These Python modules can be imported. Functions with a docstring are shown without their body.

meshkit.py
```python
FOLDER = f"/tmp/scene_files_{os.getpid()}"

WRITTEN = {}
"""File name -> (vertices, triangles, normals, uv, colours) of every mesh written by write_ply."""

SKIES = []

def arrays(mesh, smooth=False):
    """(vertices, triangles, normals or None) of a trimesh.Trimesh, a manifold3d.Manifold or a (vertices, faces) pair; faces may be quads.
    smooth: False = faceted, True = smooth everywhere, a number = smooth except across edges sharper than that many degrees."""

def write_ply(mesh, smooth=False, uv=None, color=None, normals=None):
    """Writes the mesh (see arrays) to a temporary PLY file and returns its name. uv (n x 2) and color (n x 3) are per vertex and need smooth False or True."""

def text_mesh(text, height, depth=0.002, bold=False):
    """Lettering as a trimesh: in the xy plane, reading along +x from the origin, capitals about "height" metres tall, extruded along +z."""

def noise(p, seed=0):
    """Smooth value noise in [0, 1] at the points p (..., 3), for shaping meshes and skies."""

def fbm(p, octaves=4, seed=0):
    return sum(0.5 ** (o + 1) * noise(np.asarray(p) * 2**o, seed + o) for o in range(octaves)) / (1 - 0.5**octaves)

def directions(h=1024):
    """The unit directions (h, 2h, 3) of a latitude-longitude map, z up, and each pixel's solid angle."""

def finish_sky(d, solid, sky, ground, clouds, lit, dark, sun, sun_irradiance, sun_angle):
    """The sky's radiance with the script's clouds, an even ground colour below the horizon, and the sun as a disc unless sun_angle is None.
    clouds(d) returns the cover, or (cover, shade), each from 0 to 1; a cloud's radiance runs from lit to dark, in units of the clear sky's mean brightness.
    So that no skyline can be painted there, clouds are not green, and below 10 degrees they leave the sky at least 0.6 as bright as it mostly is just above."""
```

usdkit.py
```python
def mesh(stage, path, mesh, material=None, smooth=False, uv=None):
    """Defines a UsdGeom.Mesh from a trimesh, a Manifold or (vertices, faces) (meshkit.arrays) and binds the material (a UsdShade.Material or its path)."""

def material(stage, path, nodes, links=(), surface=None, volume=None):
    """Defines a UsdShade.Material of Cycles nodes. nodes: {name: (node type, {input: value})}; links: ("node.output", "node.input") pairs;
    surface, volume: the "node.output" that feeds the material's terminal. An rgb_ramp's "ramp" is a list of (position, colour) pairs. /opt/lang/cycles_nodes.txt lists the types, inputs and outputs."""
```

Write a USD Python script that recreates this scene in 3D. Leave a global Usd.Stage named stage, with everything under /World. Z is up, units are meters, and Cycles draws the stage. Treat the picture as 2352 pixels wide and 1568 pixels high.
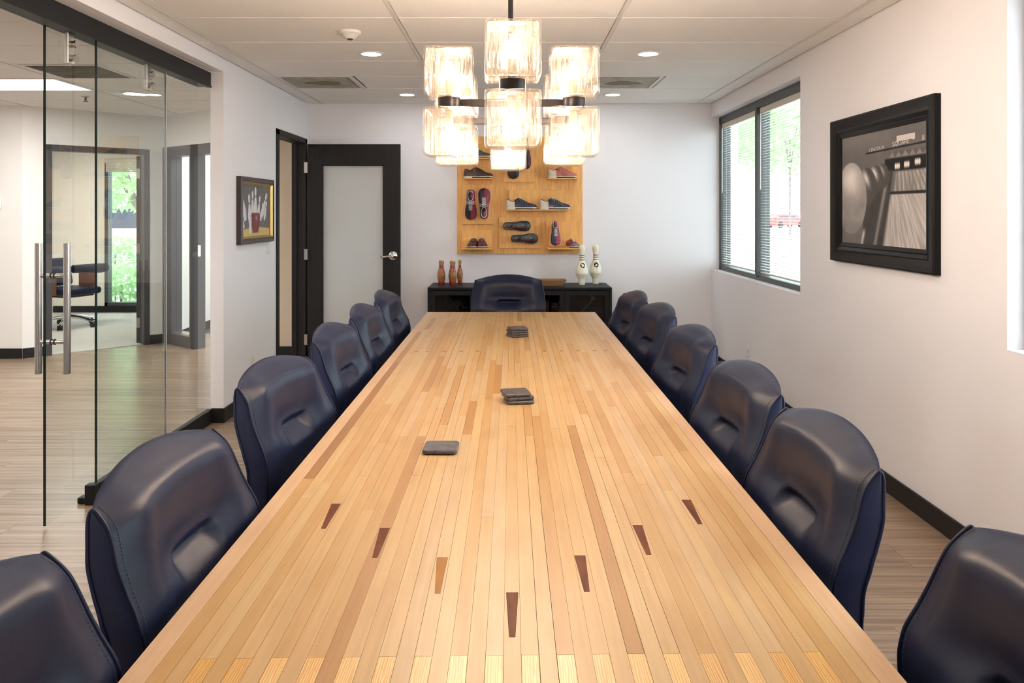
import math, random
import numpy as np
import trimesh, usdkit, meshkit
import manifold3d as m3
import shapely.geometry as sg
from scipy.interpolate import PchipInterpolator
from pxr import Usd, UsdGeom, UsdLux, UsdShade, Gf, Sdf

stage = Usd.Stage.CreateInMemory()
UsdGeom.SetStageUpAxis(stage, UsdGeom.Tokens.z)
UsdGeom.SetStageMetersPerUnit(stage, 1.0)
world = UsdGeom.Xform.Define(stage, '/World')
stage.SetDefaultPrim(world.GetPrim())
UsdGeom.Scope.Define(stage, '/World/Looks')
rng = random.Random(7)

# ---------------------------------------------------------------- camera, sky, light, exposure
EYE, FPX = 1.453, 1790.0
cam = UsdGeom.Camera.Define(stage, '/World/camera')
cam.AddTranslateOp().Set(Gf.Vec3d(0, 0, EYE)); cam.AddRotateXOp().Set(90.0)
cam.CreateHorizontalApertureAttr(36.0); cam.CreateVerticalApertureAttr(24.0)
cam.CreateFocalLengthAttr(FPX / 2352 * 36)
cam.CreateHorizontalApertureOffsetAttr(3 / 2352 * 36)
cam.CreateVerticalApertureOffsetAttr(-297 / 2352 * 36)
cam.CreateClippingRangeAttr(Gf.Vec2f(0.05, 500))
cam.CreateFStopAttr(0.0)
cam.CreateExposureAttr(0.56)

SKY = 4.1
BULB, DOWN, TROFFER = 380.0, 66.0, 18.0
WARM, NEUTRAL = (1.0, 0.875, 0.785), (1.0, 0.985, 0.97)
sky = UsdLux.DomeLight.Define(stage, '/World/sky')
sky_mat = usdkit.material(stage, '/World/Looks/sky', {
    'tc': ('texture_coordinate', {}),
    'n': ('noise_texture', {'scale': 2.5, 'detail': 5}),
    'r': ('rgb_ramp', {'ramp': [(0.3, (0.66, 0.82, 1.0)), (0.65, (0.90, 0.96, 1.0))]}),
    'b': ('background_shader', {'strength': SKY})},
    [('tc.generated', 'n.vector'), ('n.fac', 'r.fac'), ('r.color', 'b.color')], surface='b.background')
UsdShade.MaterialBindingAPI.Apply(sky.GetPrim()).Bind(sky_mat)

# ---------------------------------------------------------------- helpers
PI = math.pi
used = {}
def numbered(parent, name):
    k = parent + '/' + name
    n = used.get(k, 0); used[k] = n + 1
    return k if n == 0 else f'{k}_{n:03d}'
def path_of(p):
    return '/World' if p is None else str(p.GetPath())
def tag(o, label=None, cat=None, group=None, kind=None):
    p = o.GetPrim() if hasattr(o, 'GetPrim') else o
    for k, v in (('label', label), ('category', cat), ('group', group), ('kind', kind)):
        if v: p.SetCustomDataByKey(k, v)
    return p
def obj(name, mesh, mat, parent=None, smooth=35, label=None, cat=None, group=None, kind=None):
    m = usdkit.mesh(stage, numbered(path_of(parent), name), mesh, M[mat] if isinstance(mat, str) else mat, smooth=smooth)
    return tag(m, label, cat, group, kind)
def thing(name, label=None, cat=None, loc=(0, 0, 0), rz=0.0, group=None, kind=None, parent=None, scale=None):
    x = UsdGeom.Xform.Define(stage, numbered(path_of(parent), name))
    x.AddTranslateOp().Set(Gf.Vec3d(*map(float, loc))); x.AddRotateZOp().Set(float(math.degrees(rz)))
    if scale is not None: x.AddScaleOp().Set(Gf.Vec3f(*scale))
    return tag(x, label, cat, group, kind)
def dup(src, label, loc, rz=0.0, group=None, scale=None):
    was = src.GetCustomData()
    nm = str(src.GetPath()).split('/')[-1]
    r = thing(nm, label, was['category'], loc, rz, group or was.get('group'), scale=scale)
    r.GetReferences().AddInternalReference(src.GetPath()); r.SetInstanceable(True)
    return r
cat = trimesh.util.concatenate
def box(x0, x1, y0, y1, z0, z1):
    b = trimesh.creation.box([x1 - x0, y1 - y0, z1 - z0]); b.apply_translation([(x0 + x1) / 2, (y0 + y1) / 2, (z0 + z1) / 2]); return b
def cbox(x0, x1, y0, y1, z0, z1, b=0.004):
    b = min(b, 0.45 * min(x1 - x0, y1 - y0, z1 - z0)); P = []
    for sx in (0, 1):
        for sy in (0, 1):
            for sz in (0, 1):
                X, Y, Z = (x0, x1)[sx], (y0, y1)[sy], (z0, z1)[sz]
                dx, dy, dz = (b, -b)[sx], (b, -b)[sy], (b, -b)[sz]
                P += [(X + dx, Y + dy, Z), (X + dx, Y, Z + dz), (X, Y + dy, Z + dz)]
    return trimesh.convex.convex_hull(np.array(P))
def rbox(x0, x1, y0, y1, z0, z1, r=0.01, seg=10):
    ball = m3.Manifold.sphere(r, seg * 2)
    pts = [ball.translate((x, y, z)) for x in (x0 + r, x1 - r) for y in (y0 + r, y1 - r) for z in (z0 + r, z1 - r)]
    return m3.Manifold.batch_hull(pts)
def tm(m):
    q = m.to_mesh(); return trimesh.Trimesh(np.array(q.vert_properties[:, :3], float), np.array(q.tri_verts), process=False)
def minus(a, *bs):
    def man(t):
        if isinstance(t, m3.Manifold): return t
        return m3.Manifold(m3.Mesh(np.asarray(t.vertices, np.float32), np.asarray(t.faces, np.uint32)))
    A = man(a)
    for b in bs: A = A - man(b)
    return tm(A)
def cyl(p, q, r, n=20, r2=None):
    p, q = np.array(p, float), np.array(q, float); h = np.linalg.norm(q - p)
    r2 = r if r2 is None else r2
    a = np.linspace(0, 2 * PI, n, endpoint=False)
    v = [(r * math.cos(t), r * math.sin(t), 0) for t in a] + [(r2 * math.cos(t), r2 * math.sin(t), h) for t in a] + [(0, 0, 0), (0, 0, h)]
    f = []
    for i in range(n):
        j = (i + 1) % n
        f += [(i, j, n + j), (i, n + j, n + i), (2 * n, j, i), (2 * n + 1, n + i, n + j)]
    t = trimesh.Trimesh(np.array(v), np.array(f), process=False)
    t.apply_transform(trimesh.geometry.align_vectors([0, 0, 1], (q - p) / h)); t.apply_translation(p); return t
def tube(pts, r, n=8, closed=False):
    P = np.array(pts, float); N = len(P)
    T = np.gradient(P, axis=0) if not closed else np.roll(P, -1, 0) - np.roll(P, 1, 0)
    T /= np.maximum(np.linalg.norm(T, axis=1, keepdims=True), 1e-12)
    ref = np.array([0.13, 0.29, 0.95]);
    if abs(T @ ref).mean() > 0.9: ref = np.array([0.95, 0.2, 0.1])
    U = np.cross(T, ref); U /= np.linalg.norm(U, axis=1, keepdims=True); W = np.cross(T, U)
    a = np.linspace(0, 2 * PI, n, endpoint=False); R = np.broadcast_to(np.asarray(r, float), (N,))
    V = (P[:, None] + R[:, None, None] * (np.cos(a)[None, :, None] * U[:, None] + np.sin(a)[None, :, None] * W[:, None])).reshape(-1, 3)
    F = []
    for i in range(N if closed else N - 1):
        k = (i + 1) % N
        for j in range(n):
            l = (j + 1) % n
            F += [(i * n + j, i * n + l, k * n + l), (i * n + j, k * n + l, k * n + j)]
    V = list(map(tuple, V))
    if not closed:
        V += [tuple(P[0]), tuple(P[-1])]; b = N * n
        for j in range(n):
            l = (j + 1) % n
            F += [(b, l, j), (b + 1, (N - 1) * n + j, (N - 1) * n + l)]
    t = trimesh.Trimesh(np.array(V), np.array(F), process=False)
    t.fix_normals(); return t
def lathe(prof, n=32):
    P = np.array(prof, float); N = len(P); a = np.linspace(0, 2 * PI, n, endpoint=False)
    V = np.stack([P[:, 0, None] * np.cos(a), P[:, 0, None] * np.sin(a), np.repeat(P[:, 1, None], n, 1)], -1).reshape(-1, 3)
    F = []
    for i in range(N - 1):
        for j in range(n):
            l = (j + 1) % n
            F += [(i * n + j, i * n + l, (i + 1) * n + l), (i * n + j, (i + 1) * n + l, (i + 1) * n + j)]
    t = trimesh.Trimesh(V, np.array(F), process=True); t.fix_normals(); return t
def grid_mesh(P, wrap=False):
    P = np.asarray(P, float); a, b = P.shape[:2]; F = []
    for i in range(a - 1):
        for j in range(b if wrap else b - 1):
            l = (j + 1) % b
            F += [(i * b + j, i * b + l, (i + 1) * b + l), (i * b + j, (i + 1) * b + l, (i + 1) * b + j)]
    return trimesh.Trimesh(P.reshape(-1, 3), np.array(F), process=False)
def xf(mesh, R=None, t=(0, 0, 0)):
    m = mesh.copy(); T = np.eye(4)
    if R is not None: T[:3, :3] = R
    T[:3, 3] = t; m.apply_transform(T); return m
def rotz(a): c, s = math.cos(a), math.sin(a); return np.array([[c, -s, 0], [s, c, 0], [0, 0, 1.0]])
def roty(a): c, s = math.cos(a), math.sin(a); return np.array([[c, 0, s], [0, 1, 0], [-s, 0, c]])
def rotx(a): c, s = math.cos(a), math.sin(a); return np.array([[1, 0, 0], [0, c, -s], [0, s, c]])
def at(px, py, Y):          # the point of the photograph at depth Y
    return np.array([(px - 1173) / FPX * Y, Y, EYE - (py - 487) / FPX * Y])
def colored(name, P, col, mat, parent, faces=None):
    g = grid_mesh(P) if faces is None else trimesh.Trimesh(P.reshape(-1, 3), faces, process=False)
    m = usdkit.mesh(stage, numbered(path_of(parent), name), g, M[mat], smooth=False)
    pv = UsdGeom.PrimvarsAPI(m).CreatePrimvar('print', Sdf.ValueTypeNames.Color3fArray, 'vertex')
    pv.Set([Gf.Vec3f(*map(float, c)) for c in np.asarray(col).reshape(-1, 3)])
    return m.GetPrim()
def lin(*rgb):              # 8-bit sRGB to linear
    return tuple((c / 255 / 12.92) if c <= 10 else ((c / 255 + 0.055) / 1.055) ** 2.4 for c in rgb)

# ---------------------------------------------------------------- materials
M = {}
def mat(name, col, rough=0.5, metal=0.0, var=0.0, scale=5.0, stretch=(1, 1, 1), detail=4, bump=0.0, bscale=None, bstretch=(1, 1, 1), spec=0.5, coat=0.0, col2=None, dist=0.0, bdist=0.002, sheen=0.0, trans=0.0, ior=1.5):
    n = {'p': ('principled_bsdf', {'base_color': col, 'roughness': rough, 'metallic': metal, 'specular_ior_level': spec, 'coat_weight': coat, 'coat_roughness': 0.15, 'sheen_weight': sheen, 'transmission_weight': trans, 'ior': ior})}
    l = []
    if var or bump:
        n['g'] = ('texture_coordinate', {})
    if var:
        c2 = col2 or tuple(min(1, c * (1 + var)) for c in col)
        c1 = tuple(c * (1 - var) for c in col) if col2 is None else col
        n['m'] = ('mapping', {'scale': stretch})
        n['n'] = ('noise_texture', {'scale': scale, 'detail': detail, 'distortion': dist})
        n['r'] = ('rgb_ramp', {'ramp': [(0.32, c1), (0.68, c2)]})
        l += [('g.object', 'm.vector'), ('m.vector', 'n.vector'), ('n.fac', 'r.fac'), ('r.color', 'p.base_color')]
    if bump:
        n['bm'] = ('mapping', {'scale': bstretch})
        n['bn'] = ('noise_texture', {'scale': bscale or 200, 'detail': 3})
        n['b'] = ('bump', {'strength': bump, 'distance': bdist})
        l += [('g.object', 'bm.vector'), ('bm.vector', 'bn.vector'), ('bn.fac', 'b.height'), ('b.normal', 'p.normal')]
    M[name] = usdkit.material(stage, '/World/Looks/' + name, n, l, surface='p.BSDF'); return M[name]
def emit(name, col, strength):
    M[name] = usdkit.material(stage, '/World/Looks/' + name, {'e': ('emission', {'color': col, 'strength': strength})}, surface='e.emission')
def pane(name, tint, refl=(1, 1, 1), ior=1.5, rough=0.0, haze=0.0, hazecol=(0.8, 0.8, 0.8)):
    n = {'t': ('transparent_bsdf', {'color': tint}), 'g': ('glossy_bsdf', {'color': refl, 'roughness': rough}), 'f': ('fresnel', {'IOR': ior}), 'bf': ('geometry', {}), 'inv': ('math', {'math_type': 'subtract', 'value1': 1.0}), 'mul': ('math', {'math_type': 'multiply'}), 'm': ('mix_closure', {})}
    # only the faces towards the air reflect: a ray leaving the sheet is not bent here, so it must not be totally reflected
    l = [('bf.backfacing', 'inv.value2'), ('inv.value', 'mul.value1'), ('f.fac', 'mul.value2'), ('mul.value', 'm.fac'), ('t.BSDF', 'm.closure1'), ('g.BSDF', 'm.closure2')]
    out = 'm.closure'
    if haze:
        n['d'] = ('diffuse_bsdf', {'color': hazecol}); n['m2'] = ('mix_closure', {'fac': haze})
        l += [('m.closure', 'm2.closure1'), ('d.BSDF', 'm2.closure2')]; out = 'm2.closure'
    M[name] = usdkit.material(stage, '/World/Looks/' + name, n, l, surface=out)

mat('wall_paint', (0.83, 0.823, 0.86), 0.75, bump=0.12, bscale=160)
mat('hall_paint', (0.82, 0.80, 0.77), 0.75, bump=0.1, bscale=160)
mat('cream_paint', (0.88, 0.81, 0.71), 0.75)
mat('beige_paint', (0.66, 0.55, 0.41), 0.75)
mat('ceiling_tile', (0.86, 0.84, 0.82), 0.95, var=0.05, scale=160, bump=0.35, bscale=260, spec=0.1)
mat('grid_metal', (0.72, 0.70, 0.68), 0.5)
mat('plenum', (0.05, 0.05, 0.05), 0.9)
mat('black_base', (0.014, 0.013, 0.013), 0.45, spec=0.3)
mat('door_black', (0.016, 0.014, 0.014), 0.5, spec=0.25, var=0.25, scale=6, stretch=(40, 40, 1))
mat('grey_frame', (0.06, 0.055, 0.06), 0.45)
mat('track_black', (0.012, 0.012, 0.013), 0.5, spec=0.25)
mat('steel', (0.62, 0.58, 0.55), 0.28, 1.0, bump=0.05, bscale=400, bstretch=(1, 1, 0.02))
mat('chrome', (0.8, 0.8, 0.8), 0.08, 1.0)
mat('rubber', (0.012, 0.012, 0.012), 0.6)
mat('white_plastic', (0.78, 0.78, 0.76), 0.35)
mat('window_metal', (0.05, 0.055, 0.055), 0.4)
mat('blind', (0.72, 0.72, 0.68), 0.4)
mat('headrail', (0.62, 0.57, 0.48), 0.5)
mat('leather', (0.006, 0.009, 0.028), 0.40, bump=0.18, bscale=420, spec=0.24, bdist=0.001)
mat('leather_shell', (0.011, 0.017, 0.055), 0.42, bump=0.15, bscale=420, spec=0.4, bdist=0.001)
mat('stitch', (0.05, 0.05, 0.07), 0.6)
mat('dark_metal', (0.03, 0.028, 0.03), 0.4, 0.6)
mat('bronze', (0.020, 0.015, 0.014), 0.35, 0.5)
mat('socket', (0.30, 0.26, 0.20), 0.6)
mat('credenza_black', (0.008, 0.008, 0.009), 0.5, spec=0.22, var=0.2, scale=8, stretch=(1, 20, 20))
mat('frame_black', (0.007, 0.007, 0.008), 0.38, spec=0.16)
mat('frame_wood', (0.035, 0.017, 0.010), 0.35, var=0.4, scale=10, stretch=(1, 4, 4), coat=0.3)
mat('frame_gold', (0.50, 0.36, 0.14), 0.35, 0.7)
mat('substrate', (0.10, 0.045, 0.015), 0.8)
mat('walnut_dot', (0.05, 0.018, 0.008), 0.4)
mat('vent_plate', (0.36, 0.34, 0.28), 0.6, var=0.25, scale=9, stretch=(1, 1, 1))
mat('vent_dirt', (0.20, 0.175, 0.12), 0.8, var=0.2, scale=14)
mat('carpet', (0.50, 0.47, 0.42), 0.95, var=0.12, scale=120, bump=0.5, bscale=300)
mat('marble', (0.020, 0.018, 0.018), 0.32, var=1.0, scale=26, stretch=(1, 1.8, 3), detail=6, dist=1.6, col2=(0.12, 0.10, 0.098))
mat('foot_clear', (0.75, 0.75, 0.75), 0.3)
mat('pin_white', (0.80, 0.76, 0.62), 0.25, coat=0.5)
mat('pin_red', (0.33, 0.02, 0.025), 0.3, coat=0.4)
mat('pin_black', (0.012, 0.010, 0.010), 0.35)
mat('pin_wood', (0.32, 0.13, 0.035), 0.33, var=0.35, scale=30, stretch=(1, 1, 6), coat=0.3)
mat('pin_wood_pale', (0.40, 0.23, 0.09), 0.45, var=0.3, scale=30, stretch=(1, 1, 5))
mat('board_ply', (0.80, 0.42, 0.13), 0.5, var=0.14, scale=9, stretch=(5, 5, 0.7), detail=6)
mat('panel_ply', (0.84, 0.44, 0.135), 0.5, var=0.13, scale=9, stretch=(4, 4, 0.6), detail=6)
mat('shelf_ply', (0.72, 0.38, 0.13), 0.5, var=0.15, scale=9, stretch=(0.6, 5, 5), detail=6)
mat('tray_wood', (0.36, 0.19, 0.085), 0.5, var=0.25, scale=10, stretch=(1, 6, 6))
mat('bark', (0.20, 0.17, 0.14), 0.9, var=0.3, scale=8)
mat('pavement', (0.55, 0.54, 0.52), 0.9, var=0.05, scale=0.6)
mat('grass', (0.13, 0.25, 0.06), 0.9, var=0.3, scale=5)
mat('car_white', (0.75, 0.76, 0.78), 0.25, coat=0.5)
mat('car_red', (0.5, 0.06, 0.05), 0.25, coat=0.5)
mat('car_glass', (0.03, 0.035, 0.05), 0.08)
mat('tyre', (0.02, 0.02, 0.02), 0.8)
mat('flower', (0.55, 0.38, 0.26), 0.8); mat('stem', (0.55, 0.46, 0.34), 0.8)
mat('ply_walnut', (0.16, 0.055, 0.022), 0.4)
mat('box_wood', (0.20, 0.08, 0.04), 0.5)
for i, c in enumerate(((0.24, 0.34, 0.17), (0.26, 0.37, 0.18), (0.28, 0.42, 0.20))):
    M[f'leaf{i}'] = usdkit.material(stage, f'/World/Looks/leaf{i}', {'d': ('principled_bsdf', {'base_color': c, 'roughness': 0.5}), 't': ('translucent_bsdf', {'color': tuple(min(1, x * 1.5) for x in c)}), 'm': ('mix_closure', {'fac': 0.35})}, [('d.BSDF', 'm.closure1'), ('t.BSDF', 'm.closure2')], surface='m.closure')
# lane boards: maple tones, pine, inlays; the grain runs along y
MAPLE = [tuple(k * v for k, v in zip((0.53, 0.525, 0.46), c)) for c in ((0.80, 0.50, 0.245), (0.75, 0.44, 0.19), (0.83, 0.545, 0.285), (0.68, 0.37, 0.14), (0.78, 0.475, 0.225), (0.72, 0.405, 0.165), (0.60, 0.30, 0.105), (0.80, 0.525, 0.30), (0.50, 0.24, 0.10))]
def wood(name, a, b, rough, sc, st, wave=False):
    n = {'g': ('texture_coordinate', {}), 'm': ('mapping', {'scale': st}), 'n': ('noise_texture', {'scale': sc, 'detail': 6, 'roughness': 0.6, 'distortion': 0.3}),
         'r': ('rgb_ramp', {'ramp': [(0.3, a), (0.7, b)]}), 'm2': ('mapping', {'scale': (14, 5, 14)}), 'n2': ('noise_texture', {'scale': 1.0, 'detail': 3}),
         'r2': ('rgb_ramp', {'ramp': [(0.30, (0.93, 0.89, 0.83)), (0.50, (1, 1, 1))]}), 'x': ('mix_color', {'blend_type': 'multiply', 'fac': 1.0}),
         'b': ('bump', {'strength': 0.05, 'distance': 0.001}), 'p': ('principled_bsdf', {'roughness': rough, 'specular_ior_level': 0.32, 'coat_weight': 0.10, 'coat_roughness': 0.28})}
    l = [('g.object', 'm.vector'), ('m.vector', 'n.vector'), ('n.fac', 'r.fac'), ('g.object', 'm2.vector'), ('m2.vector', 'n2.vector'), ('n2.fac', 'r2.fac'),
         ('r.color', 'x.a'), ('r2.color', 'x.b'), ('x.result', 'p.base_color'), ('n.fac', 'b.height'), ('b.normal', 'p.normal')]
    M[name] = usdkit.material(stage, '/World/Looks/' + name, n, l, surface='p.BSDF')
for i, c in enumerate(MAPLE):
    wood(f'maple{i}', tuple(x * 0.90 for x in c), tuple(min(0.95, x * 1.07) for x in c), 0.42, 1.0, (110, 3.0, 110))
for i, (a, b) in enumerate((((0.56, 0.35, 0.11), (0.44, 0.205, 0.03)), ((0.53, 0.31, 0.085), (0.40, 0.18, 0.025)), ((0.56, 0.36, 0.13), (0.47, 0.24, 0.05)))):
    M[f'pine{i}'] = usdkit.material(stage, f'/World/Looks/pine{i}', {'g': ('texture_coordinate', {}), 'm': ('mapping', {'scale': (1, 0.08, 1), 'location': (0.013 * i, 0, 0)}),
        'w': ('wave_texture', {'scale': 78.0, 'distortion': 7.0, 'detail': 3, 'detail_scale': 1.6, 'bands_direction': 'x'}), 'r': ('rgb_ramp', {'ramp': [(0.25, a), (0.8, b)]}),
        'p': ('principled_bsdf', {'roughness': 0.42, 'coat_weight': 0.25, 'coat_roughness': 0.28})},
        [('g.object', 'm.vector'), ('m.vector', 'w.vector'), ('w.color', 'r.fac'), ('r.color', 'p.base_color')], surface='p.BSDF')
mat('inlay_dark', (0.115, 0.034, 0.014), 0.55, spec=0.10, var=0.3, scale=1.0, stretch=(60, 12, 60))
mat('inlay_light', (0.29, 0.125, 0.028), 0.55, spec=0.12, var=0.12, scale=1.0, stretch=(60, 12, 60))
wood('edge_maple', (0.44, 0.275, 0.155), (0.50, 0.33, 0.20), 0.42, 1.0, (110, 3, 110))
# floor planks: streaks along x
for i, k in enumerate((1.0, 0.90, 1.08, 0.96, 1.03)):
    a, b = tuple(k * v for v in (0.135, 0.085, 0.052)), tuple(k * v for v in (0.42, 0.305, 0.215))
    M[f'plank{i}'] = usdkit.material(stage, f'/World/Looks/plank{i}', {'g': ('texture_coordinate', {}), 'm': ('mapping', {'scale': (1.1, 34, 10), 'location': (i * 3.1, i * 1.7, 0)}),
        'n': ('noise_texture', {'scale': 1.0, 'detail': 6, 'roughness': 0.62, 'distortion': 0.4}), 'r': ('rgb_ramp', {'ramp': [(0.30, a), (0.52, tuple(0.5 * (x + y) for x, y in zip(a, b))), (0.72, b)]}),
        'b': ('bump', {'strength': 0.08, 'distance': 0.001}), 'p': ('principled_bsdf', {'roughness': 0.30, 'specular_ior_level': 0.55})},
        [('g.object', 'm.vector'), ('m.vector', 'n.vector'), ('n.fac', 'r.fac'), ('r.color', 'p.base_color'), ('n.fac', 'b.height'), ('b.normal', 'p.normal')], surface='p.BSDF')
emit('bulb_glow', WARM, BULB); emit('down_glow', NEUTRAL, DOWN); emit('troffer_glow', (1.0, 0.97, 0.92), TROFFER)
pane('window_pane', (0.98, 1.0, 0.99)); pane('door_glass', (0.955, 0.975, 0.965)); pane('cabinet_glass', (0.62, 0.61, 0.61), ior=1.45)
pane('frost_glass', (0.92, 0.93, 0.92), ior=1.52, rough=0.06, haze=0.34, hazecol=(0.82, 0.82, 0.81)); pane('clear_glass', (0.93, 0.95, 0.97), ior=1.6)
mat('glass_edge', (0.006, 0.020, 0.018), 0.15)
# the cast glass of the lamp: streaks along z, warm, partly scattering
M['lamp_glass'] = usdkit.material(stage, '/World/Looks/lamp_glass', {
    'g': ('texture_coordinate', {}), 'm': ('mapping', {'scale': (150, 150, 14)}), 'n': ('noise_texture', {'scale': 1.0, 'detail': 3, 'distortion': 0.6}),
    'b': ('bump', {'strength': 0.7, 'distance': 0.003}), 't': ('transparent_bsdf', {}), 'rt': ('rgb_ramp', {'ramp': [(0.40, (0.97, 0.94, 0.89)), (0.55, (0.93, 0.87, 0.79)), (0.66, (0.74, 0.64, 0.52))]}), 'l': ('translucent_bsdf', {'color': (0.95, 0.88, 0.78)}),
    'd': ('glossy_bsdf', {'color': (1, 0.96, 0.9), 'roughness': 0.12}), 'f': ('fresnel', {'IOR': 1.5}), 'r': ('rgb_ramp', {'ramp': [(0.42, (0.004, 0.004, 0.004)), (0.62, (0.030, 0.030, 0.030))]}),
    'bf': ('geometry', {}), 'inv': ('math', {'math_type': 'subtract', 'value1': 1.0}), 'mul': ('math', {'math_type': 'multiply'}), 'm1': ('mix_closure', {}), 'm2': ('mix_closure', {})},
    [('g.object', 'm.vector'), ('m.vector', 'n.vector'), ('n.fac', 'b.height'), ('b.normal', 'd.normal'), ('b.normal', 'l.normal'), ('n.fac', 'r.fac'), ('r.color', 'm1.fac'), ('n.fac', 'rt.fac'), ('rt.color', 't.color'), ('bf.backfacing', 'inv.value2'), ('inv.value', 'mul.value1'), ('f.fac', 'mul.value2'),
     ('t.BSDF', 'm1.closure1'), ('l.BSDF', 'm1.closure2'), ('mul.value', 'm2.fac'), ('m1.closure', 'm2.closure1'), ('d.BSDF', 'm2.closure2')], surface='m2.closure')
M['print'] = usdkit.material(stage, '/World/Looks/print', {'a': ('attribute', {'attribute': 'print'}), 'p': ('principled_bsdf', {'roughness': 0.4, 'specular_ior_level': 0.18})}, [('a.color', 'p.base_color')], surface='p.BSDF')

# ================================================================= THE SETTING
XL, XR, YB, CZ = -1.984, 1.959, 7.606, 2.511
WO = -2.075                                                     # outer face of the left wall
YN = -1.6                                                      # wall behind the camera
# floor planks
fl = thing('floor', kind='structure')
obj('subfloor', box(-6.6, XR + 0.3, YN - 0.1, 12.0, -0.12, -0.006), 'plenum', fl)
pw, pl, row = 0.228, 1.52, 0
y = YN
while y < 9.3:
    off = -6.6 + (row * 0.61) % pl - pl; x = off
    while x < XR + 0.05:
        x0, x1 = max(x, -6.6), min(x + pl, XR + 0.02)
        if x1 - x0 > 0.03:
            hide = (y < 5.6 and x1 < -4.6) or (y > 7.7 and (x1 < -4.9 or x0 > -2.0)) or y < 0.0 and x1 < -2.4
            inroom = x0 > WO
            if not hide:
                b = 0.0006
                obj('plank', box(x0 + b, x1 - b, y + b, y + pw - b, -0.006, 0.0), f'plank{rng.randrange(5)}', fl, smooth=False)
        x += pl
    y += pw; row += 1
obj('carpet', trimesh.creation.extrude_polygon(sg.Polygon([(-6.6, 7.80), (-4.82, 7.80), (-3.86, 8.72), (-3.86, 11.25), (-6.6, 11.25)]), 0.006), 'carpet', fl, label='beige loop carpet of the far office')

# walls
W1 = (5.273, YB, 0.888, 2.375); W2 = (0.75, 3.076, 0.905, 2.375)
wr = minus(box(XR, 2.22, YN - 0.1, YB + 0.12, 0, 2.62), *[box(XR - 0.1, 2.4, a, b, c, d) for a, b, c, d in (W1, W2)])
obj('wall_right', wr, 'wall_paint', kind='structure', smooth=False)
obj('wall_back', box(WO, XR, YB, YB + 0.12, 0, 2.62), 'wall_paint', kind='structure', smooth=False)
GO = (2.62, 5.385, 2.422)                                      # opening for the glass door: y from, y to, height
DO = (6.64, 7.50, 2.112)                                       # doorway near the back corner
wl = minus(box(WO, XL, YN - 0.1, YB, 0, 2.62), box(WO - 0.1, XL + 0.1, GO[0], GO[1], -0.1, GO[2]), box(WO - 0.1, XL + 0.1, DO[0] - 0.03, DO[1] + 0.03, -0.1, DO[2] + 0.02))
obj('wall_left', wl, 'wall_paint', kind='structure', smooth=False)
obj('wall_front', box(-6.6, XR, YN - 0.12, YN, 0, 2.62), 'wall_paint', kind='structure', smooth=False)
obj('wall_hall_side', box(-6.7, -6.6, YN, 11.3, 0, 2.62), 'hall_paint', kind='structure', smooth=False)
obj('wall_hall_far', box(-6.6, -4.85, 7.74, 7.86, 0, 2.62), 'hall_paint', kind='structure', smooth=False)
obj('wall_hall_return', box(-2.75, WO, 7.86, 7.98, 0, 2.62), 'beige_paint', kind='structure', smooth=False)
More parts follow.
